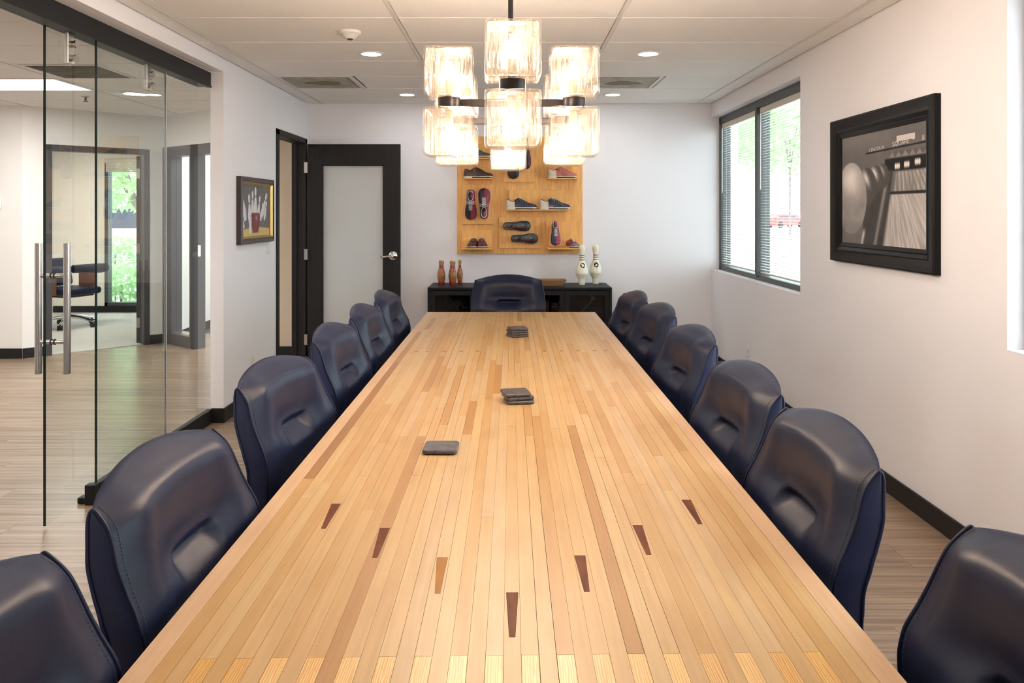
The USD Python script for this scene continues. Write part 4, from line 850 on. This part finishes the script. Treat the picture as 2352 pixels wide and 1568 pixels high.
# small wooden pins: squat body, long narrow neck
DP = [(0.0, 0.0), (0.0170, 0.0), (0.0185, 0.004), (0.0225, 0.034), (0.0275, 0.064), (0.0285, 0.086), (0.0250, 0.115), (0.0180, 0.142), (0.0132, 0.158), (0.0122, 0.172), (0.0132, 0.186), (0.0158, 0.202), (0.0165, 0.213), (0.0140, 0.222), (0.0070, 0.2265), (0.0, 0.227)]
_dp = PchipInterpolator([z for r, z in DP[1:-1]], [r for r, z in DP[1:-1]])
wp = None
for px, Y, l in ((1011.5, 7.44, 'small wooden pin at the left end, the one standing behind'), (1016.0, 7.37, 'small wooden pin at the left end, the one standing in front'), (1037.0, 7.40, 'small wooden pin of the middle pair, the one standing behind'), (1042.2, 7.31, 'small wooden pin of the middle pair, the one standing in front'), (1056.3, 7.49, 'small wooden pin at the right end of the group of five')):
    loc = ((px - 1173) / FPX * Y, Y, KZ)
    if wp is not None: dup(wp, l, loc, rng.random() * 3, scale=(0.85,) * 3 if px > 1050 and False else None); continue
    wp = thing('toy_bowling_pin', l, 'bowling pin', loc, 0.4, 'small wooden bowling pins on the credenza')
    pf = lambda a, b, n: [(float(_dp(z)), z) for z in np.linspace(a, b, n)]
    obj('pin_body', lathe(pf(0.030, 0.150, 24), 28), 'pin_wood', wp, smooth=True)
    obj('red_base', lathe([(0.0, 0.0)] + pf(0.0, 0.030, 10), 28), 'pin_red', wp, smooth=True, label='red painted base')
    obj('red_neck', lathe(pf(0.150, 0.178, 8), 28), 'pin_red', wp, smooth=True, label='red painted neck')
    obj('pin_head', lathe(pf(0.178, 0.2265, 16) + [(0.0, 0.2272)], 28), 'pin_wood_pale', wp, smooth=True, label='worn pale head')
# wooden tray
def frustum(w0, d0_, w1, d1__, z0, z1):
    v = [(sx * w, sy * d, z) for w, d, z in ((w0, d0_, z0), (w1, d1__, z1)) for sx, sy in ((-1, -1), (1, -1), (1, 1), (-1, 1))]
    return trimesh.convex.convex_hull(np.array(v))
ty = thing('wooden_tray', 'shallow flared wooden tray partly hidden behind the head chair', 'tray', (0.325, 7.34, KZ))
obj('tray_body', minus(frustum(0.155, 0.07, 0.195, 0.105, 0, 0.052), frustum(0.143, 0.060, 0.190, 0.101, 0.010, 0.060)), 'tray_wood', ty, smooth=False)
# things inside the credenza
gl = None
for i, (x, y, s, l) in enumerate(((-0.575, 7.33, 1.0, 'leftmost clear glass goblet behind the left cabinet door'), (-0.505, 7.36, 1.0, 'middle clear glass goblet behind the left cabinet door'), (-0.44, 7.32, 1.0, 'rightmost clear glass goblet behind the left cabinet door'))):
    if gl is not None: dup(gl, l, (x, y, 0.478)); continue
    gl = thing('goblet', l, 'glass', (x, y, 0.478), group='goblets inside the credenza')
    obj('bowl', lathe([(0.004, 0.075), (0.020, 0.085), (0.034, 0.105), (0.038, 0.140), (0.035, 0.175), (0.0335, 0.175), (0.0365, 0.140), (0.032, 0.107), (0.018, 0.088), (0.0, 0.082)], 24), 'clear_glass', gl, smooth=True)
    obj('stem', lathe([(0, 0.0), (0.030, 0.0), (0.030, 0.003), (0.006, 0.010), (0.004, 0.040), (0.004, 0.078)], 20), 'clear_glass', gl, smooth=True)
bx = thing('wooden_box', 'small reddish wooden box inside the third cabinet door', 'box', (0.27, 7.38, 0.478))
obj('box_body', cbox(-0.09, 0.09, -0.07, 0.07, 0, 0.12, 0.004), 'box_wood', bx, smooth=False); obj('lid', cbox(-0.093, 0.093, -0.073, 0.073, 0.12, 0.145, 0.004), 'box_wood', bx, smooth=False)
df = thing('dried_flower', 'dried beige flower on a long stem behind the right cabinet door', 'flower', (0.64, 7.30, 0.478))
hd = at(1362, 686, 7.28) - np.array([0.64, 7.30, 0.478])
obj('flower_stem', tube([(0, 0, 0.0035), (0.03, -0.005, 0.05), (hd[0] * 0.75, -0.015, hd[2] * 0.72), (hd[0] * 0.93, hd[1], hd[2] * 0.9)], 0.0028, 8), 'stem', df)
obj('flower_head', xf(lathe([(0.003, -0.02), (0.009, 0.0), (0.022, 0.022), (0.031, 0.032), (0.028, 0.033), (0.010, 0.015), (0, 0.01)], 18), roty(0.5), hd - np.array([0.008, 0, 0.01])), 'flower', df)

# ---------------------------------------------------------------- shoe display board
BY = 7.575                                                     # front of the backing board
def bpx(px, py, Y=BY): p = at(px, py, Y); return p[0], p[2]
bd = thing('shoe_display_board', 'square plywood board with raised panels and shelves on the back wall', 'display board')
x0, z1 = bpx(1050, 313); x1, z0 = bpx(1338, 583)
obj('backing_board', cbox(x0, x1, BY, YB - 0.0005, z0, z1, 0.002), 'board_ply', bd, smooth=False)
PT = 0.016
def bpanel(a, b, c, d, t=PT):
    (x0, z1), (x1, z0) = bpx(a, b, BY - t), bpx(c, d, BY - t); obj('raised_panel', cbox(x0, x1, BY - t, BY, z0, z1, 0.002), 'panel_ply', bd, smooth=False)
def bshelf(a, b, top, t=PT, depth=0.115):
    Yf = BY - t - depth; x0, x1 = (a - 1173) / FPX * Yf, (b - 1173) / FPX * Yf; z = EYE - (top - 487) / FPX * (Yf + 0.02)
    obj('shelf', cbox(x0, x1, Yf, BY, z - 0.014, z, 0.002), 'shelf_ply', bd, smooth=False); return z, Yf
bpanel(1060, 423, 1134, 515); bpanel(1155, 320, 1228, 418); bpanel(1168, 436, 1300, 480); bpanel(1146, 498, 1241, 570); bpanel(1060, 528, 1130, 571)
bpanel(1258, 330, 1328, 408); bpanel(1064, 330, 1132, 408); bpanel(1254, 508, 1330, 571)
SHL = {'dark': bshelf(1064, 1131, 408.5), 'pink': bshelf(1257, 1327, 408.5), 'blue': bshelf(1163, 1306, 480.5), 'small': bshelf(1058, 1131, 569.5, depth=0.25), 'toe': bshelf(1258, 1332, 569, depth=0.25), 'green': bshelf(1072, 1131, 362), 'hid': bshelf(1252, 1327, 362)}
(x0, z1), (x1, z0) = bpx(1262, 521, BY - 0.09), bpx(1288, 568, BY - 0.09)
obj('prop_block', cbox(x0, x1, BY - 0.05, BY - PT, SHL['toe'][0], z1, 0.002), 'panel_ply', bd, smooth=False)

mat('cream_leather', (0.60, 0.54, 0.44), 0.5); mat('lace_white', (0.72, 0.70, 0.68), 0.7); mat('sole_white', (0.68, 0.64, 0.58), 0.5); mat('sole_dark', (0.04, 0.03, 0.028), 0.5)
mat('shoe_lining', (0.018, 0.016, 0.018), 0.8); mat('lining_brown', (0.05, 0.03, 0.015), 0.8)
for n_, c_ in (('navy', (0.018, 0.023, 0.05)), ('red', (0.26, 0.032, 0.055)), ('maroon', (0.065, 0.012, 0.020)), ('olive', (0.045, 0.050, 0.042)), ('brown', (0.055, 0.026, 0.024)), ('green', (0.075, 0.085, 0.055)), ('pink', (0.42, 0.12, 0.10)), ('black', (0.016, 0.016, 0.022)), ('grey', (0.20, 0.18, 0.19))):
    mat('shoe_' + n_, c_, 0.38, var=0.15, scale=40, coat=0.15)
def shoe(label, T, L=0.29, left='navy', right='red', counter=None, sole='sole_white', lace='lace_white', lining='shoe_lining', stripes=False, bow=True, toe=None, sc=1.0, rim='lace_white', group=None):
    """T: 3x3 rotation and place; local x heel to toe, z up; 'left' is the half at +y."""
    R, t = T
    k = L / 0.29
    def place(m): return xf(m.apply_scale(k), R, (0, 0, 0))
    s = thing('bowling_shoe', label, 'shoe', t, group=group or 'bowling shoes on the display board')
    xs = np.linspace(0, 1, 40) * 0.29
    hw = PchipInterpolator([0, 0.006, 0.03, 0.08, 0.13, 0.19, 0.235, 0.265, 0.282, 0.290], [0.008, 0.027, 0.039, 0.041, 0.044, 0.055, 0.056, 0.047, 0.029, 0.003])
    tz = PchipInterpolator([0, 0.006, 0.03, 0.06, 0.09, 0.115, 0.14, 0.18, 0.225, 0.26, 0.283, 0.290], [0.060, 0.086, 0.090, 0.080, 0.082, 0.104, 0.098, 0.078, 0.058, 0.050, 0.038, 0.022])
    zb = 0.016
    na = 25; th = np.linspace(0, PI, na); P = np.zeros((len(xs), na, 3))
    for i, x in enumerate(xs):
        w, top = float(hw(x)), float(tz(x)); e = 0.62 if x < 0.11 else 0.62 + 0.30 * min(1, (x - 0.11) / 0.08)
        c, sn = np.cos(th), np.sin(th)
        nar = 1 - (0.16 if x < 0.13 else 0.16 * max(0, 1 - (x - 0.13) / 0.1)) * sn ** 2
        P[i] = np.stack([np.full(na, x), w * np.sign(c) * np.abs(c) ** e * nar, zb + (top - zb) * np.abs(sn) ** 0.72], -1)
    h = na // 2
    ix_c = int(np.searchsorted(xs, 0.075)) if counter else 0
    ix_t = int(np.searchsorted(xs, 0.235)) if toe else len(xs) - 1
    def half(a, b, i0, i1): m = grid_mesh(P[i0:i1 + 1, a:b + 1]); return m
    def fixn(m):
        cen = np.array([0.14, 0, 0.03]); 
        if ((m.triangles_center - cen) * m.face_normals).sum() < 0: m.invert()
        return m
    obj('upper', place(fixn(half(0, h, ix_c, ix_t))), 'shoe_' + left, s, smooth=True)
    obj('upper', place(fixn(half(h, na - 1, ix_c, ix_t))), 'shoe_' + right, s, smooth=True)
    if counter: obj('heel_counter', place(fixn(grid_mesh(P[:ix_c + 1]))), counter, s, smooth=True)
    if toe: obj('toe_cap', place(fixn(grid_mesh(P[ix_t:]))), 'shoe_' + toe, s, smooth=True)
    xo = np.linspace(0.0005, 0.2895, 40)
    out = [(x, float(hw(x)) + 0.0035) for x in xo] + [(x, -float(hw(x)) - 0.0035) for x in xo[::-1]]
    so = trimesh.creation.extrude_polygon(sg.Polygon(out).buffer(0), 0.008).apply_translation([0, 0, 0.010])
    obj('sole', place(so), sole, s, smooth=False)
    hl = sg.Polygon(out).buffer(-0.001).intersection(sg.box(-0.1, -0.1, 0.085, 0.1))
    obj('heel', place(trimesh.creation.extrude_polygon(hl, 0.0105)), sole if sole == 'sole_white' else 'sole_dark', s, smooth=False)
    fo = sg.Polygon(out).buffer(-0.004).intersection(sg.box(0.14, -0.1, 0.26, 0.1))
    obj('tread', place(trimesh.creation.extrude_polygon(fo, 0.0105)), 'sole_dark', s, smooth=False)
    # opening: dark lining patch lying on the collar, with a rim
    a = np.linspace(0, 2 * PI, 36, endpoint=False); ox = 0.062 + 0.048 * np.cos(a); oy = 0.026 * np.sin(a) * (1 - 0.12 * np.cos(a))
    oz = np.array([float(tz(x)) for x in ox]) + 0.0005 - 0.010 * np.abs(np.sin(a)) ** 3
    rimp = np.stack([ox, oy, oz], 1); c0 = np.array([[0.062, 0, 0.079]])
    lm = trimesh.Trimesh(np.vstack([rimp, c0]), np.array([(i, (i + 1) % 36, 36) for i in range(36)]), process=False)
    if lm.face_normals[:, 2].sum() < 0: lm.invert()
    obj('lining', place(lm), lining, s, smooth=False)
    obj('collar', place(tube(rimp, 0.0028, 6, closed=True)), rim, s, smooth=True)
    top = lambda x, off=0.002: np.array([x, 0, float(tz(x)) + off])
    tn = [top(x) + np.array([0, y, -0.16 * abs(y)]) for x in (0.112, 0.13) for y in (0,)]
    tg = np.array([[top(x, 0.0015 + 0.001) + np.array([0, y, -6.0 * y * y]) for y in np.linspace(-0.015, 0.015, 7)] for x in np.linspace(0.108, 0.20, 8)])
    tmesh = grid_mesh(tg)
    if tmesh.face_normals[:, 2].sum() < 0: tmesh.invert()
    obj('tongue', place(tmesh), 'shoe_grey' if lace == 'lace_white' and left != 'pink' else 'shoe_' + left, s, smooth=True)
    lp = []
    for q in range(6):
        x = 0.130 + q * 0.012; w = 0.017
        lp.append(tube([top(x, 0.001) + [0, -w, -0.0035], top(x + 0.003, 0.0045), top(x + 0.006, 0.001) + [0, w, -0.0035]], 0.0019, 6))
        lp.append(tube([top(x, 0.001) + [0, w, -0.0035], top(x + 0.003, 0.005), top(x + 0.006, 0.001) + [0, -w, -0.0035]], 0.0019, 6))
    if bow:
        for sg_ in (-1, 1):
            b0 = top(0.128, 0.006)
            lp.append(tube([b0, b0 + [0.004, 0.018 * sg_, 0.010], b0 + [-0.004, 0.036 * sg_, -0.008], b0 + [-0.014, 0.034 * sg_, -0.020], b0 + [-0.008, 0.016 * sg_, -0.002], b0], 0.0022, 6))
            lp.append(tube([b0, b0 + [0.010, 0.022 * sg_, 0.0], b0 + [0.012, 0.038 * sg_, -0.024], b0 + [0.006, 0.042 * sg_, -0.044]], 0.0020, 6))
    obj('laces', place(cat(lp)), lace, s, smooth=True)
    if stripes:
        st = []
        for q in range(5):
            x = 0.125 + q * 0.022; i = int(np.searchsorted(xs, x))
            for jj in (range(2, 10), range(15, 23)):
                st.append(tube([P[min(len(xs) - 1, i + abs(12 - j) // 6), j] * np.array([1, 1.012, 1.004]) for j in jj], 0.0014, 5))
        obj('side_stripes', place(cat(st)), 'shoe_grey', s, smooth=True)
    return s
I3 = np.eye(3)
def side(px, shelf, off=0.0, flip=False, dz=0.0, turn=0.0):    # px: heel's place in the photograph
    z, Yf = SHL[shelf]; Y = Yf + 0.055 + off
    return rotz(turn), ((px - 1173) / FPX * Y, Y, z + dz)
def hung(px, py, deg, L, t=PT):                                # centre in the photograph; deg: direction of the toe (0 right, 90 up); sole on the panel
    Rr = np.stack([np.array([math.cos(math.radians(deg)), 0, math.sin(math.radians(deg))]), np.array([-math.sin(math.radians(deg)), 0, math.cos(math.radians(deg))]), np.array([0, -1.0, 0])], 1)
    if np.linalg.det(Rr) < 0: Rr[:, 1] *= -1
    Y = BY - t; c = at(px, py, Y - 0.06); c[1] = Y - 0.0003
    return Rr, tuple(c - Rr[:, 0] * L / 2)
shoe('brown shoe on the upper left shelf, dark laces, in side view', side(1065, 'dark'), 0.285, 'brown', 'brown', lace='shoe_brown', rim='shoe_brown', bow=False)
shoe('olive green shoe on the top left shelf, half hidden by a lampshade', side(1064, 'green'), 0.27, 'green', 'green', lace='shoe_green', rim='shoe_green', bow=False)
shoe('faded pink shoe with cream heel on the right shelf below the lamps', side(1258, 'pink'), 0.285, 'pink', 'pink', counter='cream_leather', lace='shoe_pink', rim='shoe_pink', bow=False)
shoe('navy shoe with cream heel and side stripes, left of the pair', side(1162, 'blue'), 0.300, 'navy', 'navy', counter='cream_leather', stripes=True, bow=False, rim='shoe_navy')
shoe('navy shoe with cream heel and a looped white lace, right of the pair', side(1239, 'blue'), 0.300, 'navy', 'navy', counter='cream_leather', stripes=True, rim='shoe_navy')
shoe('red and black shoe hung toe down, left of the pair', hung(1081, 470, -90, 0.295), 0.295, 'red', 'black')
shoe('red and black shoe hung toe up, right of the pair', hung(1112, 467, 90, 0.300), 0.300, 'black', 'red')
shoe('maroon and grey shoe hung sideways, upper of the pair', hung(1187.5, 519, 0, 0.270), 0.270, 'olive', 'maroon', lace='shoe_maroon', lining='lining_brown', rim='shoe_grey', bow=False, toe='olive')
shoe('dark green and maroon shoe hung sideways, lower of the pair', hung(1205, 548, 0, 0.265), 0.265, 'olive', 'maroon', lace='shoe_maroon', lining='lining_brown', rim='shoe_olive', bow=False, toe='olive')
shoe('dark red shoe hung upright, half hidden behind the far lampshade', hung(1206, 352, -90, 0.31), 0.31, 'maroon', 'maroon', bow=False, rim='shoe_maroon', lace='shoe_maroon')
shoe('dark brown shoe hung toe down, only its white edged toe showing', hung(1179, 375, -90, 0.30), 0.30, 'black', 'brown', bow=False)
def front(px, shelf, turn, off):
    z, Yf = SHL[shelf]; R = rotz(-PI / 2 + turn); Y = Yf + 0.012 + off
    c = np.array([(px - 1173) / FPX * Y, Y, z]); return R, c
R, c = front(1082, 'small', -0.12, 0); shoe('small grey and maroon shoe facing out, left of the small pair', (R, tuple(c - R[:, 0] * 0.235)), 0.25, 'maroon', 'maroon', lace='shoe_grey', bow=False, rim='shoe_grey')
R, c = front(1109, 'small', 0.12, 0); shoe('small grey and maroon shoe facing out, right of the small pair', (R, tuple(c - R[:, 0] * 0.235)), 0.25, 'maroon', 'maroon', lace='shoe_grey', bow=False, rim='shoe_grey')
tl = 0.58; z_t = SHL['toe'][0]; Yt = BY - 0.05 - 0.255 * math.sin(tl) - 0.006
Rl = np.stack([np.array([0, -math.sin(tl), -math.cos(tl)]), np.array([-1.0, 0, 0]), np.array([0, -math.cos(tl), math.sin(tl)])], 1)
if np.linalg.det(Rl) < 0: Rl[:, 1] *= -1
toe_pt = np.array([at(1276.5, 545, Yt)[0], Yt, z_t + 0.010])
shoe('navy and red shoe with a cream strap leaning upright on its toe', (Rl, tuple(toe_pt - Rl[:, 0] * 0.25)), 0.25, 'red', 'navy', bow=False, lining='lining_brown')
shoe('red and grey shoe standing at the right end of the lower right shelf', (rotz(-1.25), ((1306 - 1173) / FPX * 7.45, 7.53, z_t)), 0.23, 'red', 'red', toe='grey', bow=False)

# ---------------------------------------------------------------- the office across the hall
def lounge_chair(label, loc, rz):
    c = thing('swivel_lounge_chair', label, 'chair', loc, rz)
    obj('seat_cushion', tm(rbox(-0.25, 0.27, -0.26, 0.26, 0.41, 0.50, 0.035, 6)), 'leather', c, smooth=40)
    obj('back_cushion', xf(tm(rbox(-0.05, 0.05, -0.27, 0.27, 0.0, 0.36, 0.04, 6)), roty(-0.2), (-0.27, 0, 0.50)), 'leather', c, smooth=40)
    for s in (-1, 1):
        obj('arm_pad', tube([(-0.27, 0.29 * s, 0.70), (-0.10, 0.33 * s, 0.71), (0.12, 0.335 * s, 0.72), (0.26, 0.31 * s, 0.735)], [0.055, 0.06, 0.065, 0.055], 12), 'leather', c, smooth=True)
        a = np.linspace(0.2, PI - 0.2, 12); P = np.array([[[0.02 + 0.16 * math.cos(t), (0.29 + o) * s, 0.50 + 0.17 * (1 - 0.45 * math.sin(t)) - 0.03] for t in a] for o in (0.0, 0.012)])
        obj('side_shell', cat([cbox(-0.16, 0.12, min(0.275 * s, 0.29 * s), max(0.275 * s, 0.29 * s), 0.42, 0.66, 0.005)]), 'ply_walnut', c, smooth=False, label='walnut plywood side panel')
    obj('seat_pan', cbox(-0.2, 0.2, -0.2, 0.2, 0.385, 0.412, 0.01), 'dark_metal', c)
    obj('gas_lift', cat([cyl((0, 0, 0.10), (0, 0, 0.39), 0.02, 16)]), 'chrome', c)
    for k in range(5):
        a = 2 * PI * k / 5 + 0.25; d = np.array([math.cos(a), math.sin(a), 0]); n = np.array([-d[1], d[0], 0])
        g = obj('base_arm', tube([d * 0.01 + [0, 0, 0.13], d * 0.16 + [0, 0, 0.115], d * 0.33 + [0, 0, 0.075]], [0.026, 0.02, 0.014], 10), 'chrome', c)
        e = d * 0.325
        obj('caster', cat([cyl(e + n * 0.006 + [0, 0, 0.03], e + n * 0.028 + [0, 0, 0.03], 0.030, 16), cyl(e - n * 0.028 + [0, 0, 0.03], e - n * 0.006 + [0, 0, 0.03], 0.030, 16), cyl(e + [0, 0, 0.03], e + [0, 0, 0.075], 0.007, 8)]), 'rubber', g)
lounge_chair('black leather lounge chair on a chrome star base in the far office', (-5.58, 9.85, 0.006), -0.35)
th_ = thing('thermostat', 'small cream wall control at the left edge of the picture', 'wall control', (-5.10, 7.74, 1.55))
obj('case', cbox(-0.05, 0.05, -0.025, 0, -0.06, 0.06, 0.004), 'white_plastic', th_, smooth=False)
obj('display', cbox(-0.03, 0.03, -0.027, -0.024, 0.0, 0.04, 0.001), 'dark_metal', th_, smooth=False)

# ---------------------------------------------------------------- outdoors
obj('ground_pavement', box(2.25, 90, -40, 120, -0.42, -0.30), 'pavement', kind='structure', smooth=False)
obj('ground_lot', box(-40, 2.2, 11.5, 60, -0.42, -0.30), 'pavement', kind='structure', smooth=False)
def leaves(n, centre, rad, size, seed, flat=0.75):
    r = np.random.default_rng(seed); V, F = [], []
    d = r.normal(size=(n, 3)); d /= np.linalg.norm(d, axis=1, keepdims=True); rr = r.uniform(0.25, 1.0, n) ** 0.4
    bump_ = 0.75 + 0.5 * meshkit.noise(d * 2.5 + seed)
    C_ = d * (rr * bump_)[:, None] * np.array(rad) + np.array(centre)
    for i in range(n):
        u = r.normal(size=3); u /= np.linalg.norm(u); v = np.cross(u, r.normal(size=3)); v /= np.linalg.norm(v); s = size * r.uniform(0.6, 1.3); b = len(V)
        V += [C_[i] - u * s, C_[i] + v * s * 0.45, C_[i] + u * s, C_[i] - v * s * 0.45]; F += [(b, b + 1, b + 2), (b, b + 2, b + 3)]
    return trimesh.Trimesh(np.array(V), np.array(F), process=False)
def tree(label, x, y, h, r, seed, lean=0.0, leaf=0.13):
    t = thing('tree', label, 'tree', (x, y, -0.30), group='trees outside the windows')
    obj('trunk', tube([(0, 0, 0), (lean * 0.3, 0.02, h * 0.25), (lean * 0.7, 0.0, h * 0.45), (lean, 0.03, h * 0.7)], [0.09, 0.075, 0.06, 0.04], 12), 'bark', t, smooth=True)
    obj('branch', cat([tube([(lean * 0.5, 0, h * 0.35), (lean * 0.5 + 0.5 * s, 0.2 * s, h * 0.55), (lean * 0.5 + 1.0 * s, 0.3, h * 0.72)], [0.07, 0.05, 0.02], 8) for s in (-1, 1)]), 'bark', t, smooth=True)
    obj('foliage', leaves(3200, (lean, 0, h * 0.68), (r, r, h * 0.34), leaf, seed), f'leaf{seed % 3}', t, smooth=False, kind='stuff')
tree('leafy tree outside the right window, seen in its half beside the back wall', 14.0, 50.0, 13.0, 4.4, 1, leaf=0.3); tree('leafy tree outside the right window, seen in its nearer half', 21.5, 60.0, 14.0, 5.2, 2, leaf=0.34); tree('tall leafy tree farthest off outside the right window', 20.0, 76.0, 17.0, 7.0, 5, leaf=0.4); tree('leafy tree beyond the nearer window of the right wall', 7.0, 6.5, 5.5, 2.2, 4)
tree('leaning tree outside the far office window', -8.0, 18.0, 5.0, 2.3, 8, -1.1)
def hedge(label, x0, x1, y0, y1, z0, z1, seed, m, n):
    r = np.random.default_rng(seed); t = thing('hedge', label, 'hedge', ((x0 + x1) / 2, (y0 + y1) / 2, -0.30))
    c = np.stack([r.uniform(-1, 1, n) * (x1 - x0) / 2, r.uniform(-1, 1, n) * (y1 - y0) / 2, z0 + 0.30 + r.uniform(0, 1, n) ** 0.7 * (z1 - z0)], 1); V, F = [], []
    for i in range(n):
        u = r.normal(size=3); u /= np.linalg.norm(u); v = np.cross(u, r.normal(size=3)); v /= np.linalg.norm(v); s = 0.05 * r.uniform(0.6, 1.3); b = len(V)
        V += [c[i] - u * s, c[i] + v * s * 0.5, c[i] + u * s, c[i] - v * s * 0.5]; F += [(b, b + 1, b + 2), (b, b + 2, b + 3)]
    obj('foliage', trimesh.Trimesh(np.array(V), np.array(F), process=False), m, t, smooth=False, kind='stuff')
    obj('stems', cat([cyl((x, 0, 0.0), (x, 0, z1), 0.02, 6) for x in np.linspace(-(x1 - x0) / 2 * 0.8, (x1 - x0) / 2 * 0.8, 8)]), 'bark', t)
hedge('low bright green shrub bed right outside the far office window', -7.2, -4.6, 11.7, 12.5, -0.3, 0.62, 3, 'leaf2', 2600)
hedge('darker clipped hedge behind the shrub bed outside the far office window', -8.5, -5.0, 13.2, 14.2, -0.3, 1.02, 4, 'leaf1', 3600)
def car(label, name, x, y, rz, m, hgt=1.75):
    t = thing(name, label, 'car', (x, y, -0.30), rz)
    prof = [(-2.3, 0.35), (-2.35, 0.75), (-2.25, 1.05), (-1.0, 1.12), (1.6, 1.12), (2.2, 1.02), (2.35, 0.70), (2.3, 0.35)]
    body = trimesh.creation.extrude_polygon(sg.Polygon(prof).buffer(0.05), 1.75).apply_transform(trimesh.transformations.rotation_matrix(PI / 2, [1, 0, 0])).apply_translation([0, 0.875, 0])
    cab = frustum(1.75, 0.82, 1.35, 0.70, 1.12, hgt)
    obj('body', body, m, t, smooth=30); obj('cabin', xf(cab, None, (-0.35, 0, 0)), m, t, smooth=False)
    for sy in (-1, 1): obj('side_window', cbox(-1.5, 0.7, min(sy * 0.60, sy * 0.80), max(sy * 0.60, sy * 0.80), 1.20, hgt - 0.14, 0.01), 'car_glass', t, smooth=False)
    obj('windscreen', cbox(0.85, 1.15, -0.62, 0.62, 1.2, hgt - 0.16, 0.01), 'car_glass', t, smooth=False)
    obj('roof', cbox(-1.72, 1.02, -0.71, 0.71, hgt, hgt + 0.05, 0.02), m, t)
    for sx in (-1.45, 1.45):
        for sy in (-0.86, 0.86): obj('wheel', cyl((sx, sy - 0.1, 0.34), (sx, sy + 0.1, 0.34), 0.34, 24), 'tyre', t)
car('white van parked outside the far office window', 'parked_van', -11.6, 24.0, 0.15, 'car_white', 2.0)
car('red car parked beyond the right window', 'parked_car', 31.0, 88.0, 0.4, 'car_red', 1.45)
